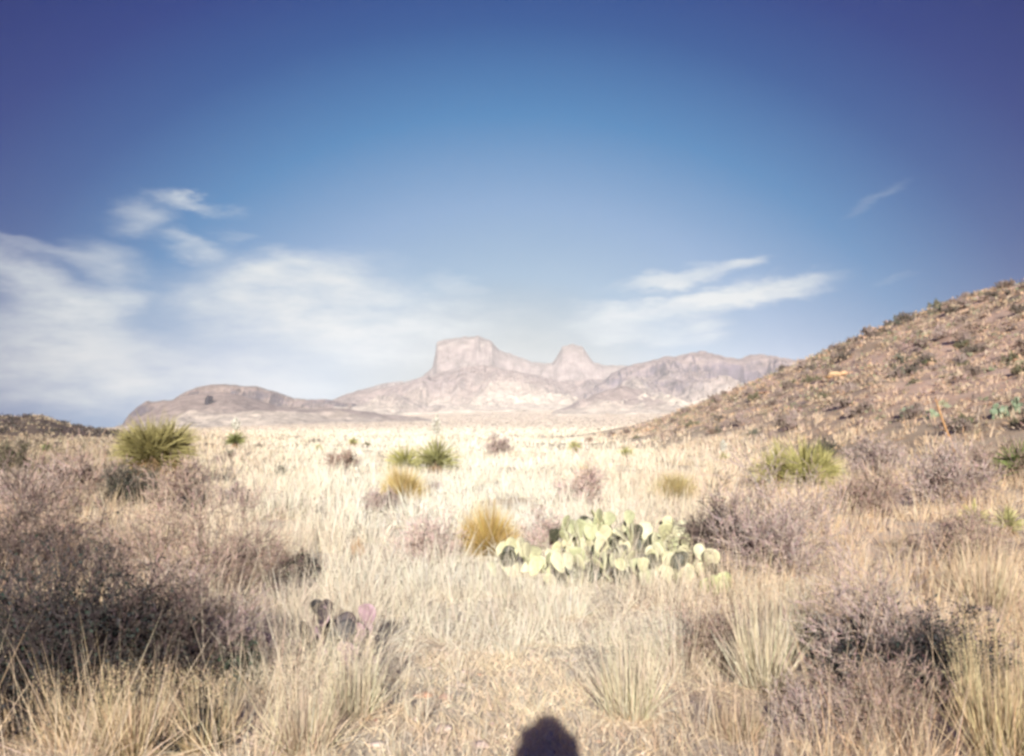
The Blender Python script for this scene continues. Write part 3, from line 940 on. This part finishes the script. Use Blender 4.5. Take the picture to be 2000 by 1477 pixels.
yucca(296, 958, 165, 146, (.31, .29, .14), 'large spiky green yucca standing in front of the dark cleft hill', 520, heads=[(0, 0, 1), (-.13, -.2, .7), (.18, -.15, .72)])
yucca(460, 882, 46, 42, (.22, .25, .11), 'small yucca with a round white bloom left of centre', 130, bloom=(0, 24, 19))
yucca(852, 928, 110, 78, (.33, .34, .16), 'green yucca with tall white bloom in the middle of the meadow', 330, bloom=(0, 46, 19))
yucca(790, 925, 96, 62, (.42, .42, .16), 'yellowish yucca touching the left of the blooming middle one', 240)
yucca(1570, 962, 180, 104, (.40, .39, .17), 'wide yellow green yucca at the foot of the right hillside', 460, heads=[(0, 0, 1), (-.28, -.1, .72), (.2, -.2, .6)], up=.25)
yucca(1992, 945, 110, 84, (.21, .28, .12), 'dark green yucca cut by the right edge of the photo', 260)
yucca(90, 893, 24, 26, (.16, .19, .09), 'tiny dark yucca on the flat near the left edge', 70)
yucca(1122, 888, 34, 30, (.44, .46, .18), 'small faint yellow yucca behind the meadow right of centre', 90)
yucca(1222, 895, 40, 26, (.45, .46, .18), 'low yellow yucca at the tip of the right hillside', 90)
yucca(690, 872, 24, 20, (.42, .42, .2), 'tiny yellowish yucca in the far meadow left of centre', 60)
yucca(622, 884, 22, 18, (.42, .42, .2), 'lone tiny yucca in the far meadow between the two white blooms', 60)
yucca(966, 878, 26, 20, (.44, .42, .2), 'tiny yucca with a small white bloom right of the middle yucca', 60, bloom=(0, 20, 12))
yucca(1413, 905, 26, 22, (.44, .42, .22), 'tiny yucca with a white bloom at the foot of the hillside', 60, bloom=(0, 24, 14))
yucca(1905, 1040, 70, 56, (.56, .52, .26), 'pale yellow spiky rosette in front of the grey bush at right', 150, up=.5, group='spiky rosettes at the right edge')
yucca(1968, 1050, 76, 56, (.44, .44, .22), 'green yellow spiky rosette nearest the right edge', 150, up=.5, group='spiky rosettes at the right edge')

# tall dead flower stalk on the right
bx, by, bz, br = at(1893, 985)
root = thing('dead_flower_stalk', (bx, by, bz), 'thin tall orange brown dead flower stalk leaning left before the hillside', 'plant stalk')
pts = [(0, 0), (-14, 60), (-30, 110), (-44, 150), (-56, 188)]
g = Geo(); P = np.array([[a / F * br, 0, b / F * br] for a, b in pts])
tubes(g, P[:-1], P[1:], np.array([.034, .03, .026, .022]), np.array([.03, .026, .022, .012]), (.50, .30, .15), 6)
nb = 26; f = rg.rand(nb) * .6 + .4
q = np.stack([np.interp(f, np.linspace(0, 1, 5), P[:, 0]), np.zeros(nb), np.interp(f, np.linspace(0, 1, 5), P[:, 2])], 1)
tubes(g, q, q + unit(rg.randn(nb, 3) * [1, 1, .2] + [0, 0, .5]) * .12, np.full(nb, .006), np.full(nb, .004), (.46, .29, .18), 4)
obj('stalk', g.mesh('stalk'), M_TWIG, root)


# ------------------------------------------------------------------ prickly pears
def pad_mesh(name, w, h, th, col, rnd, edge=None):
    nu, nv = 18, 11
    V = []; CC = []
    for jv in range(nv + 1):
        f = jv / nv; ph = math.pi * f
        zz = (1 - math.cos(ph)) / 2
        prof = math.sin(ph) ** .85 * (.62 + .48 * zz)
        for iu in range(nu):
            a = 2 * math.pi * iu / nu
            V.append((w / 2 * prof * math.cos(a), th / 2 * math.sin(a) * math.sin(ph) ** .6 * (1.1 - .3 * zz), h * zz))
            rim = abs(math.cos(a)) ** 6 * .35 + (zz > .93) * .3
            c0 = np.array(col) * (1 + .08 * rnd.randn()); c1 = np.array(edge if edge is not None else col)
            CC.append(c0 * (1 - rim) + c1 * rim)
    V = np.array(V); V[:, 0] += .03 * w * np.sin(V[:, 2] / h * 5 + rnd.rand() * 6)
    V[:, 1] += .12 * h * ((V[:, 2] / h) ** 2) * (rnd.rand() - .5) * 2
    Qp = [(j * nu + i, j * nu + (i + 1) % nu, (j + 1) * nu + (i + 1) % nu, (j + 1) * nu + i) for j in range(nv) for i in range(nu)]
    g = Geo(); g.add(V, Qp, None, np.clip(CC, .01, .9))
    # areoles with short spines, on both faces
    m = 70
    zz = .12 + .84 * rnd.rand(m); xx = (rnd.rand(m) * 2 - 1) * .8; sgn = np.sign(rnd.rand(m) - .5)
    pw = np.sin(np.arccos(1 - 2 * zz)) ** .85 * (.62 + .48 * zz) * w / 2
    B = np.stack([xx * pw, sgn * th * .42 * np.sqrt(1 - xx ** 2 * .9), zz * h], 1)
    k = 3; Bk = np.repeat(B, k, 0); sk = np.repeat(sgn, k)
    dd = unit(np.stack([.7 * rnd.randn(m * k), sk * 1.0, .7 * rnd.randn(m * k)], 1))
    blades(g, Bk, dd, .022 + .012 * rnd.rand(m * k), np.full(m * k, .0022), np.zeros(m * k), (.42, .36, .26), 1, rnd=rnd)
    return g.mesh(name, True)


def prickly_pear(px, py, wpx, hpx, npads, pad_px, cols, label, seed, depth=.55, group='prickly pear cacti', name='prickly_pear', face=.9):
    rnd = np.random.RandomState(seed)
    bx, by, bz, br = at(px, py)
    s = br / F
    root = thing(name, (bx, by, bz), label, 'cactus', group)
    W = wpx * s; H = hpx * s; ps = pad_px * s
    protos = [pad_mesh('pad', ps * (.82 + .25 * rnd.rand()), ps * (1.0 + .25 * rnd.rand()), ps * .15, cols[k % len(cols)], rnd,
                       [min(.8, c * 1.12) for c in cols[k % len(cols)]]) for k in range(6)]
    made = []
    import mathutils
    nground = max(2, int(npads * .5))
    for k in range(npads):
        if k < nground:
            a = rnd.rand() * 6.283; rr = math.sqrt(rnd.rand())
            x = W * .44 * rr * math.cos(a); y = W * .44 * depth * rr * math.sin(a)
            z = h1(bx + x, by + y) - bz - .02
            yaw = rnd.randn() * face; lean = rnd.randn() * .35; roll = rnd.randn() * .4
            lvl = 0
        else:
            for _ in range(40):
                pi = made[rnd.randint(0, len(made))]
                dome = H * math.sqrt(max(.02, 1 - (pi[1][0] / (W * .56)) ** 2))
                if pi[1][2] + ps * .8 < dome and abs(pi[1][0]) < W * .5: break
            else: continue
            _, top, pyaw, lvl = pi; lvl += 1
            fz = rnd.rand() * 1.4 - .7
            x, y, z = top[0] + fz * ps * .38 * math.cos(pyaw), top[1] + fz * ps * .38 * math.sin(pyaw), top[2] - abs(fz) * ps * .22
            yaw = pyaw + rnd.randn() * .7 if abs(pyaw) < 1.2 else pyaw * .5; lean = rnd.randn() * .38; roll = -fz * .75 + rnd.randn() * .2
        o = bpy.data.objects.new('pad', protos[rnd.randint(0, 6)]); C.objects.link(o); o.parent = root
        if not o.data.materials: o.data.materials.append(M_PAD)
        sc = .8 + .35 * rnd.rand()
        M = mathutils.Euler((lean, roll, yaw), 'XYZ')
        o.location = (x, y, z); o.rotation_euler = M; o.scale = (sc, sc, sc)
        tip = M.to_matrix() @ mathutils.Vector((0, 0, ps * 1.08 * sc))
        made.append((o, (x + tip.x, y + tip.y, z + tip.z), yaw, lvl))
    return root


PC = [(.58, .58, .35), (.64, .64, .43), (.46, .49, .29), (.64, .63, .44), (.05, .055, .035), (.60, .58, .38)]  # the near-black pads stand in for shaded gaps between pads
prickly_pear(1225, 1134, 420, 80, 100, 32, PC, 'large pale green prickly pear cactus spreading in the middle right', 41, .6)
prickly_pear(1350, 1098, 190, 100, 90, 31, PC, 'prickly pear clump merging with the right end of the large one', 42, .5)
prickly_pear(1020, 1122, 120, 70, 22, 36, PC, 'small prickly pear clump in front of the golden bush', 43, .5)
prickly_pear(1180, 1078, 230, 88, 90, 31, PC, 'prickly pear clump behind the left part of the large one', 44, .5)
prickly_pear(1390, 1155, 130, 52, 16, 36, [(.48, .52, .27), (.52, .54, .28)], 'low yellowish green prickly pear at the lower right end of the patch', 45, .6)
PP = [(.42, .29, .33), (.46, .34, .37), (.07, .055, .065), (.05, .05, .055)]  # dark pads paint in the shade on pads turned away
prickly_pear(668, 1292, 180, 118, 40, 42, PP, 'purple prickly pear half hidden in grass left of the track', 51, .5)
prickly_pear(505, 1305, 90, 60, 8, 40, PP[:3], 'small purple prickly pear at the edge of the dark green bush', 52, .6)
HC = [(.20, .27, .18), (.24, .31, .20)]
prickly_pear(1968, 812, 74, 46, 70, 10, HC, 'dark green prickly pear clump high on the hillside at the right edge', 61, .6, 'prickly pears on the hillside')
prickly_pear(1782, 812, 46, 20, 24, 9, HC, 'left of the two green prickly pear clumps halfway up the hillside', 62, .6, 'prickly pears on the hillside')
prickly_pear(1822, 817, 32, 16, 14, 9, HC, 'right of the two green prickly pear clumps halfway up the hillside', 63, .6, 'prickly pears on the hillside')


# ------------------------------------------------------------------ tall bunch grasses that stand out
def bunch(px, py, wpx, hpx, col, label, n=420, up=.55):
    rnd = np.random.RandomState(int(px * 3 + py))
    bx, by, bz, br = at(px, py)
    hw = wpx / F * br / 2; ht = hpx / F * br
    root = thing('bunch_grass', (bx, by, bz), label, 'grass tuft', 'tall bunch grass tufts in the foreground')
    for nm, m, tl, l0, wd in (('leaf_blades', n, .50, .62, .0042), ('seed_stalks', n // 3, .22, 1.0, .003)):
        g = Geo()
        a = rnd.rand(m) * 6.283; rr = np.sqrt(rnd.rand(m)) * hw * up
        b = np.stack([rr * np.cos(a), rr * np.sin(a), np.zeros(m)], 1)
        b[:, 2] = height(bx + b[:, 0], by + b[:, 1]) - bz - .02
        t = tl * np.abs(rnd.randn(m)) * min(1.2, hw / ht * 1.6 + .3); a2 = a + .5 * rnd.randn(m)
        d = np.stack([np.sin(t) * np.cos(a2), np.sin(t) * np.sin(a2), np.cos(t)], 1)
        c = jit(col, m, .14, rnd)
        blades(g, b, d, ht * l0 * (.65 + .4 * rnd.rand(m)), np.maximum(wd, .55 * br / 983) * np.ones(m), .18 * rnd.rand(m), c * .8, 3, np.clip(c * 1.1, 0, .9), rnd=rnd)
        if nm == 'seed_stalks':
            k = m * 6; q = rnd.randint(0, m, k); f = .75 + .25 * rnd.rand(k)
            leaves(g, b[q] + d[q] * (ht * l0 * .85 * f)[:, None] + .006 * rnd.randn(k, 3), np.full(k, .005), jit(col, k, .15, rnd), rnd)
        obj(nm, g.mesh(nm), M_GRASS, root)


ST = (.64, .52, .34); SP = (.76, .68, .50); SW = (.80, .75, .60)
for a in [(150, 1440, 190, 150, ST, 'tan grass tuft before the dark bush in the lower left corner'),
          (265, 1470, 170, 190, ST, 'tall orange tan grass tuft at the bottom left'),
          (400, 1465, 150, 170, ST, 'tall grass tuft below the grey lilac bush'),
          (590, 1465, 190, 200, (.70, .60, .44), 'tall straw tuft below the purple cactus'),
          (690, 1400, 150, 190, SP, 'splayed pale tuft right of the purple cactus'),
          (500, 1130, 170, 120, SP, 'pale tuft beside the small olive brown bush'),
          (310, 1085, 210, 110, (.70, .57, .40), 'wide pinkish straw tuft in front of the dark green mid bush'),
          (1230, 1400, 160, 220, SP, 'pale straggling tuft right of the head shadow'),
          (1310, 1290, 130, 120, SW, 'whitish tuft below the middle of the prickly pear'),
          (1490, 1345, 130, 250, SP, 'tallest pale column of grass right of the brown bush'),
          (1565, 1290, 70, 180, SP, 'narrow pale tuft left of the broad grey bush'),
          (1700, 1190, 230, 100, (.70, .60, .44), 'broad low straw tuft above the broad grey bush'),
          (1930, 1190, 140, 160, (.68, .57, .40), 'tall straw tuft near the right edge above the dark rock'),
          (1955, 1500, 150, 320, (.60, .50, .30), 'very tall olive straw tuft in the lower right corner'),
          (1880, 1400, 60, 160, (.60, .50, .32), 'thin upright tuft beside the dark bush at lower right'),
          (1440, 1440, 150, 110, (.62, .50, .35), 'short tan tuft at the bottom right of centre'),
          (960, 1160, 150, 90, SW, 'whitish tuft below the golden bush'),
          (560, 1010, 160, 90, SW, 'whitish feathery tuft in the meadow left of the golden bush'),
          (1100, 1200, 150, 70, SW, 'low whitish tuft before the left end of the prickly pear')]:
    bunch(*a)

# pale dead twig poking in from the left
bx, by, bz, br = at(-20, 1400)
root = thing('dead_branch', (bx, by - .1, bz), 'bare pale dead branch sticking in from the left edge over the dark bush', 'branch')
s = br / F
P = np.array([[-60, 0, 110], [0, -4, 158], [45, -8, 146], [100, -12, 130], [140, -14, 118]]) * s
g = Geo(); tubes(g, P[:-1], P[1:], np.array([.008, .007, .006, .005]), np.array([.007, .006, .005, .0025]), (.58, .50, .42), 6)
obj('stem', g.mesh('stem'), M_TWIG, root)
g = Geo(); P = np.array([[-60, 0, 110], [-60, 0, 50], [-50, 0, -4]]) * s
tubes(g, P[:-1], P[1:], np.array([.008, .01]), np.array([.01, .013]), (.45, .38, .32), 6)
obj('stem', g.mesh('stem'), M_TWIG, root)

# ------------------------------------------------------------------ bushes scattered on the hillside and far flat
rb = np.random.RandomState(99)
pro = []
for k, (st, ht, wd) in enumerate([('grey', .5, 1.0), ('brown', .45, .9), ('twiggy', .5, 1.1), ('dark', .5, 1.0), ('green', .55, .9), ('bluegreen', .5, .9),
                                  ('grey', .35, .7), ('twiggy', .35, .9)]):
    rnd = np.random.RandomState(300 + k)
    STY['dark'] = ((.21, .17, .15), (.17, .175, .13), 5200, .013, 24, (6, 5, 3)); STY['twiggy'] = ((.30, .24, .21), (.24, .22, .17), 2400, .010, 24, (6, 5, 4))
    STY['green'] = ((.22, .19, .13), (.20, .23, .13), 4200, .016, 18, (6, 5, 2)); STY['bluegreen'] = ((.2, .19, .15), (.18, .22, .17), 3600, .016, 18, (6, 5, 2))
    g, f = shrub_parts(rnd, st, ht, wd, 60, .28)
    if f is None:
        f = Geo(); leaves(f, (rnd.randn(500, 3) * [.22, .22, .12] * [wd, wd, 1] + [0, 0, ht * .5]), .022 * np.ones(500), jit((.40, .34, .31), 500, .2, rnd), rnd)
    mb = g.mesh('branches'); mb.materials.append(M_TWIG); mf = f.mesh('foliage'); mf.materials.append(M_LEAF)
    pro.append((st, mb, mf))
NAME = {'grey': 'grey', 'brown': 'brown', 'twiggy': 'dusky', 'dark': 'dark', 'green': 'green', 'bluegreen': 'bluish'}
first = {}
SMALL = []


def small_bush(k, x, y, sc, label, group):
    st, mb, mf = pro[k]
    z = h1(x, y)
    if k not in first:
        e = bpy.data.objects.new('bush', None); C.objects.link(e); e.empty_display_size = .2
        c1 = obj('branches', mb, None, e); c2 = obj('foliage', mf, None, e)
        first[k] = (e, c1, c2)
    else:
        e0, a, b = first[k]
        e = e0.copy(); C.objects.link(e)
        for s_ in (a, b):
            c = s_.copy(); C.objects.link(c); c.parent = e
    e.location = (x, y, z - .03); e.rotation_euler = (0, 0, rb.rand() * 6.283); zs = .75 + .5 * rb.rand(); e.scale = (sc, sc, sc * zs)
    tag(e, ('rounded ' if zs > 1 else 'flat ') + label, 'bush', group); SMALL.append(e)


cnt = 0
while cnt < 235:
    a = 4 + 28 * math.sqrt(rb.rand()); r = 30 + 150 * rb.rand()
    x, y = r * math.sin(R(a)), r * math.cos(R(a))
    if hillmask(np.array([x]), np.array([y]))[0] < .3: continue
    Dm = np.interp(a, [2, 10, 20, 30], [300, 215, 160, 135])
    if r > Dm * 1.02: continue
    if fbm(np.array([x * .1]), np.array([y * .1]), 141, 3)[0] + .15 * rb.randn() < -.03: continue
    k = rb.choice(8, p=[.2, .16, .2, .12, .1, .06, .08, .08])
    sc = (.6 + 1.0 * rb.rand()) * (.8 + .5 * r / 150)
    R0 = float(np.interp(a, [-2, 5, 10, 20, 30], [150, 95, 62, 36, 27])); u = (r - R0) / (Dm - R0)
    where = 'at the skyline' if u > .8 else 'on the upper slope' if u > .5 else 'halfway up' if u > .25 else 'near the foot'
    side = 'left end' if a < 14 else 'middle' if a < 21 else 'right side'
    small_bush(k, x, y, sc, '%s %s bush %s, %s of the hillside' % ('small' if sc < 1.3 else 'broad', NAME[pro[k][0]], where, side), 'bushes on the hillside')
    cnt += 1
cnt = 0
while cnt < 80:
    a = -31 + 24 * rb.rand() ** 1.3 if rb.rand() < .75 else -8 + 14 * rb.rand(); r = 22 + 150 * rb.rand() ** 1.2
    x, y = r * math.sin(R(a)), r * math.cos(R(a))
    if a > -14 and rb.rand() < .75: continue
    k = rb.choice(8)
    sc = (.5 + .7 * rb.rand()) * (.8 + .5 * r / 150)
    small_bush(k, x, y, sc, '%s %s bush on the %s flat %s' % ('small' if sc < .9 else 'broad', NAME[pro[k][0]], 'nearer' if r < 60 else 'far', 'at far left' if a < -22 else 'left of centre' if a < -10 else 'in the middle'), 'bushes on the distant flat')
    cnt += 1
# look-alikes in one place are told apart by their order from left to right
ORD = ['leftmost', 'second from left', 'third from left', 'fourth from left', 'fifth from left', 'sixth from left', 'seventh from left', 'eighth from left', 'ninth from left', 'tenth from left']
bylab = {}
for e in SMALL: bylab.setdefault(e['label'], []).append(e)
for lab, es in bylab.items():
    if len(es) > 1:
        es.sort(key=lambda o: o.location.x / o.location.y)
        for q, e in enumerate(es[:10]): e['label'] = lab + ', ' + ORD[q]
# clumps along the skyline of the low hill on the left and its slope
g = Geo()
for q in range(420):
    a = -34 + 15 * rb.rand(); r = 230 + 190 * rb.rand()
    x, y = r * math.sin(R(a)), r * math.cos(R(a)); z = h1(x, y)
    m = 26; s = .6 + 1.1 * rb.rand()
    leaves(g, rb.randn(m, 3) * [.5 * s, .5 * s, .25 * s] + [x, y, z + .3 * s], .25 * s * np.ones(m), jit((.12, .10, .09), m, .25, rb), rb)
tag(obj('hill_scrub', g.mesh('hill_scrub'), M_LEAF), kind='stuff')
# scrub texture between the counted bushes on the right hill
g = Geo()
nq = 15000
aq = 1 + 33 * np.sqrt(rb.rand(nq)); rq = np.sqrt(30 ** 2 + rb.rand(nq) * (190 ** 2 - 30 ** 2))
xq = rq * np.sin(np.radians(aq)); yq = rq * np.cos(np.radians(aq))
keep = (hillmask(xq, yq) > .3 + .6 * rb.rand(nq)) & (fbm(xq * .22, yq * .22, 151, 3) + .22 * rb.randn(nq) > -.08)
xq, yq, rq = xq[keep], yq[keep], rq[keep]; zq = height(xq, yq); nq = len(xq)
m = 11
pal = np.array([(.46, .35, .25), (.34, .29, .20), (.58, .46, .32), (.40, .30, .27), (.30, .31, .20), (.60, .42, .28), (.52, .43, .33)])
ci = rb.randint(0, 7, nq)
sq = (.12 + .3 * rb.rand(nq) ** 2) * (.75 + rq / 130)
P = np.repeat(np.stack([xq, yq, zq + .22 * sq], 1), m, 0) + rb.randn(nq * m, 3) * [.7, .7, .28] * np.repeat(sq, m)[:, None]
leaves(g, P, np.repeat(.34 * sq, m) * (.6 + .8 * rb.rand(nq * m)), jit((1, 1, 1), nq * m, .14, rb) * np.repeat(pal[ci] * 1.2, m, 0), rb)
tag(obj('hillside_scrub', g.mesh('hillside_scrub'), M_LEAF), kind='stuff')
# dark cleft on the rounded tan hill: near-black stones put in for its shade
ta, tu, tx, ty, tz = tan_hill
ca, ce = px_azel(404, 791)
ci = int(np.argmin(np.abs(ta - ca))); elc_ = np.degrees(np.arctan2(tz[ci] - EYE, np.hypot(tx[ci], ty[ci])))
cj = int(np.argmax(elc_ > ce)); s = 12 / F * 2500
V, T = stone_mesh(rb, 3)
g = Geo(); g.add(V * s * [.5, .5, 2.0], None, T, (.035, .03, .045))
V, T = stone_mesh(rb, 3)
g.add(V * s * [.45, .45, 1.0] + [s * .5, 0, s * .9], None, T, (.035, .03, .045))
tag(obj('rock_outcrop', g.mesh('rock_outcrop', True), M_STONE, None, (tx[ci, cj], ty[ci, cj], tz[ci, cj])),
    'near-black stones standing in for the dark cleft on the face of the rounded tan hill', 'rock')
# orange rock outcrops on the hillside
for (px, py, w, cl, lab) in [(1655, 732, 56, (.56, .38, .24), 'orange rock outcrop below the skyline of the hillside'),
                             (1625, 738, 30, (.50, .31, .19), 'smaller orange rock left of the outcrop on the hillside'),
                             (1500, 768, 34, (.32, .22, .18), 'dark ledge of rock low on the hill skyline'),
                             (1890, 600, 40, (.33, .24, .19), 'brown rock on the skyline near the right edge')]:
    bx, by, bz, br = at(px, py)
    V, T = stone_mesh(rb, 3); s = w / F * br * .5
    g = Geo()
    for q in range(9):
        V, T = stone_mesh(rb, 2); k_ = s * (.16 + .3 * rb.rand())
        g.add(V * k_ * [1, .8, .8] + [rb.randn() * s * .55, rb.randn() * s * .4, -s * .02 + rb.rand() * s * .1], None, T, jit(cl, 1, .2, rb)[0])
    tag(obj('rock_outcrop', g.mesh('rock_outcrop', True), M_STONE, None, (bx, by, bz)), lab, 'rock', 'rocks on the hillside')


# ------------------------------------------------------------------ the photographer, whose head casts the shadow at the bottom
def skin(name, pts, edges, parent, col, loc, sub=2):
    """one continuous surface grown over joints (x, y, z, radius)"""
    me = bpy.data.meshes.new(name)
    me.from_pydata([p[:3] for p in pts], edges, [])
    o = bpy.data.objects.new(name, me); C.objects.link(o); o.location = loc; o.parent = parent
    md = o.modifiers.new('skin', 'SKIN'); md.use_smooth_shade = True
    for v, p in zip(me.skin_vertices[0].data, pts): v.radius = (p[3], p[4] if len(p) > 4 else p[3])
    me.skin_vertices[0].data[0].use_root = True
    o.modifiers.new('sub', 'SUBSURF').render_levels = sub
    m = bpy.data.materials.new(name); m.use_nodes = True
    p = m.node_tree.nodes['Principled BSDF']; p.inputs['Roughness'].default_value = .8
    n = m.node_tree.nodes.new('ShaderNodeTexNoise'); n.inputs['Scale'].default_value = 60
    r = m.node_tree.nodes.new('ShaderNodeMix'); r.data_type = 'RGBA'
    m.node_tree.links.new(n.outputs['Fac'], r.inputs[0])
    r.inputs[6].default_value = (*[c * .85 for c in col], 1); r.inputs[7].default_value = (*[min(1, c * 1.15) for c in col], 1)
    m.node_tree.links.new(r.outputs[2], p.inputs['Base Color'])
    me.materials.append(m)
    return o


gz = h1(0, -.25)
EZ = EYE - gz          # eye height above the ground the person stands on
person = thing('person', (0, -.25, gz), 'standing photographer whose head and hand cast the dark shadow at the bottom edge', 'person')
hz = EZ
bp = [(0, 0, .93, .13, .11), (0, .0, 1.08, .12, .10), (0, .01, 1.25, .14, .11), (0, 0, 1.38, .12, .09), (0, .02, 1.46, .055), (0, .04, hz - .07, .065, .075),
      (0, .05, hz + .01, .085, .10), (0, .04, hz + .08, .07, .085),
      (.17, 0, 1.37, .055), (.30, .03, 1.44, .045), (.14, .17, hz - .14, .034), (.16, .17, hz - .03, .03, .022),
      (-.17, 0, 1.37, .055), (-.29, .03, 1.38, .045), (-.14, .17, hz - .16, .034), (-.135, .19, hz - .09, .03, .022),
      (.09, 0, .86, .09), (.10, .02, .48, .06), (.11, 0, .10, .04), (.12, .12, .04, .04, .03),
      (-.09, 0, .86, .09), (-.10, .02, .48, .06), (-.11, 0, .10, .04), (-.12, .12, .04, .04, .03),
      (0, .145, hz - .01, .014), (.085, .04, hz - .005, .012, .025), (-.085, .04, hz - .005, .012, .025)]
be = [(0, 1), (1, 2), (2, 3), (3, 4), (4, 5), (5, 6), (6, 7), (3, 8), (8, 9), (9, 10), (10, 11), (3, 12), (12, 13), (13, 14), (14, 15),
      (0, 16), (16, 17), (17, 18), (18, 19), (0, 20), (20, 21), (21, 22), (22, 23), (6, 24), (6, 25), (6, 26)]
for s_, wi in ((1, 11), (-1, 15)):
    hx, hy, h_ = bp[wi][0], bp[wi][1], bp[wi][2]
    for f in range(4):              # four fingers curl over the front of the camera
        b0 = len(bp); ln = (.9, 1.0, .95, .8)[f]
        bp += [(hx - s_ * .005, hy + .012, h_ + .045 - .022 * f, .010), (hx - s_ * .02, hy + .035 * ln, h_ + .050 - .022 * f, .009),
               (hx - s_ * .045 * ln, hy + .040, h_ + .050 - .022 * f, .008)]
        be += [(wi, b0), (b0, b0 + 1), (b0 + 1, b0 + 2)]
    b0 = len(bp)
    bp += [(hx - s_ * .01, hy - .025, h_ + .02, .011), (hx - s_ * .035, hy - .035, h_ + .045, .010)]
    be += [(wi, b0), (b0, b0 + 1)]
skin('body', bp, be, person, (.45, .28, .20), (0, 0, 0))
sp = [(0, 0, .92, .15, .125), (0, 0, 1.08, .14, .12), (0, .01, 1.25, .16, .125), (0, 0, 1.39, .13, .095), (.20, 0, 1.40, .08), (.31, .03, 1.45, .075), (.17, .13, hz - .22, .05),
      (-.20, 0, 1.40, .08), (-.30, .03, 1.39, .075), (-.17, .13, hz - .24, .05)]
skin('shirt', sp, [(0, 1), (1, 2), (2, 3), (3, 4), (4, 5), (5, 6), (3, 7), (7, 8), (8, 9)], person, (.10, .12, .16), (0, 0, 0))
tp = [(0, 0, .95, .15, .125), (.09, 0, .84, .105), (.10, .02, .48, .075), (.11, 0, .12, .06), (-.09, 0, .84, .105), (-.10, .02, .48, .075), (-.11, 0, .12, .06)]
skin('trousers', tp, [(0, 1), (1, 2), (2, 3), (0, 4), (4, 5), (5, 6)], person, (.09, .10, .14), (0, 0, 0))
hv, hq = [], []
for jv in range(13):
    for iu in range(20):
        ph = math.pi * jv / 12; a_ = 2 * math.pi * iu / 20
        k_ = 1 + .07 * math.sin(3 * a_ + 5 * ph) + .05 * math.sin(7 * a_ - 4 * ph)
        hv.append((.13 * k_ * math.sin(ph) ** .7 * math.cos(a_) + .008, -.045 + .11 * k_ * math.sin(ph) * math.sin(a_) * (1 if math.sin(a_) < 0 else .75), hz + .02 + .15 * k_ * math.cos(ph) + .02 * (ph < .3)))
hq = [(j * 20 + i, j * 20 + (i + 1) % 20, (j + 1) * 20 + (i + 1) % 20, (j + 1) * 20 + i) for j in range(12) for i in range(20)]
g = Geo(); g.add(hv, hq, None, (.06, .045, .03))
obj('hair', g.mesh('hair', True), M_TWIG, person)
for s_ in (1, -1):
    skin('shoe', [(s_ * .11, -.05, .05, .05), (s_ * .115, .06, .05, .05, .045), (s_ * .12, .17, .035, .045, .03)], [(0, 1), (1, 2)], person, (.08, .06, .05), (0, 0, 0))
# the instant camera held at the face, just behind the picture's viewpoint
icam = thing('instant_camera', (0, -.075, EYE), 'boxy instant camera the photographer holds to the face', 'camera')


def bevel_box(name, sx, sy, sz, loc, col, parent, bev=.006):
    import bmesh
    bm = bmesh.new(); bmesh.ops.create_cube(bm, size=1)
    for v in bm.verts: v.co.x *= sx; v.co.y *= sy; v.co.z *= sz
    bmesh.ops.bevel(bm, geom=bm.edges[:], offset=bev, segments=3, affect='EDGES')
    me = bpy.data.meshes.new(name); bm.to_mesh(me); bm.free()
    m = bpy.data.materials.new(name); m.use_nodes = True
    q = m.node_tree.nodes['Principled BSDF']; q.inputs['Base Color'].default_value = (*col, 1); q.inputs['Roughness'].default_value = .4
    n = m.node_tree.nodes.new('ShaderNodeTexNoise'); n.inputs['Scale'].default_value = 400
    b = m.node_tree.nodes.new('ShaderNodeBump'); b.inputs['Strength'].default_value = .2
    m.node_tree.links.new(n.outputs['Fac'], b.inputs['Height']); m.node_tree.links.new(b.outputs[0], q.inputs['Normal'])
    me.materials.append(m)
    o = bpy.data.objects.new(name, me); C.objects.link(o); o.parent = parent; o.location = loc
    return o


bevel_box('camera_body', .25, .05, .11, (0, -.01, 0), (.03, .03, .032), icam)
bevel_box('viewfinder', .05, .045, .022, (-.02, -.01, .067), (.05, .05, .05), icam, .004)
g = Geo(); zz = np.array([[0, .014, 0], [0, .03, 0], [0, .045, 0]])
tubes(g, zz[:-1], zz[1:], np.array([.034, .030]), np.array([.034, .028]), (.04, .04, .045), 28)
obj('lens', g.mesh('lens'), M_YUCCA, icam)

# ------------------------------------------------------------------ haze
def build_haze():
    x0, x1, y0, y1, z0, z1 = -8750, 8750, -8750, 8750, -60, 650
    V = [(x, y, z) for x in (x0, x1) for y in (y0, y1) for z in (z0, z1)]
    Qh = [(0, 1, 3, 2), (4, 6, 7, 5), (0, 4, 5, 1), (2, 3, 7, 6), (0, 2, 6, 4), (1, 5, 7, 3)]
    m = bpy.data.materials.new('haze'); m.use_nodes = True
    t = m.node_tree; t.nodes.clear()
    o = t.nodes.new('ShaderNodeOutputMaterial'); v = t.nodes.new('ShaderNodeVolumePrincipled')
    v.inputs['Color'].default_value = (.41, .42, .44, 1)
    v.inputs['Density'].default_value = .000062
    v.inputs['Anisotropy'].default_value = -.66
    t.links.new(v.outputs[0], o.inputs['Volume'])
    h = obj('haze', mk_mesh('haze', V, Qh), m)
    tag(h, kind='stuff')


build_haze()
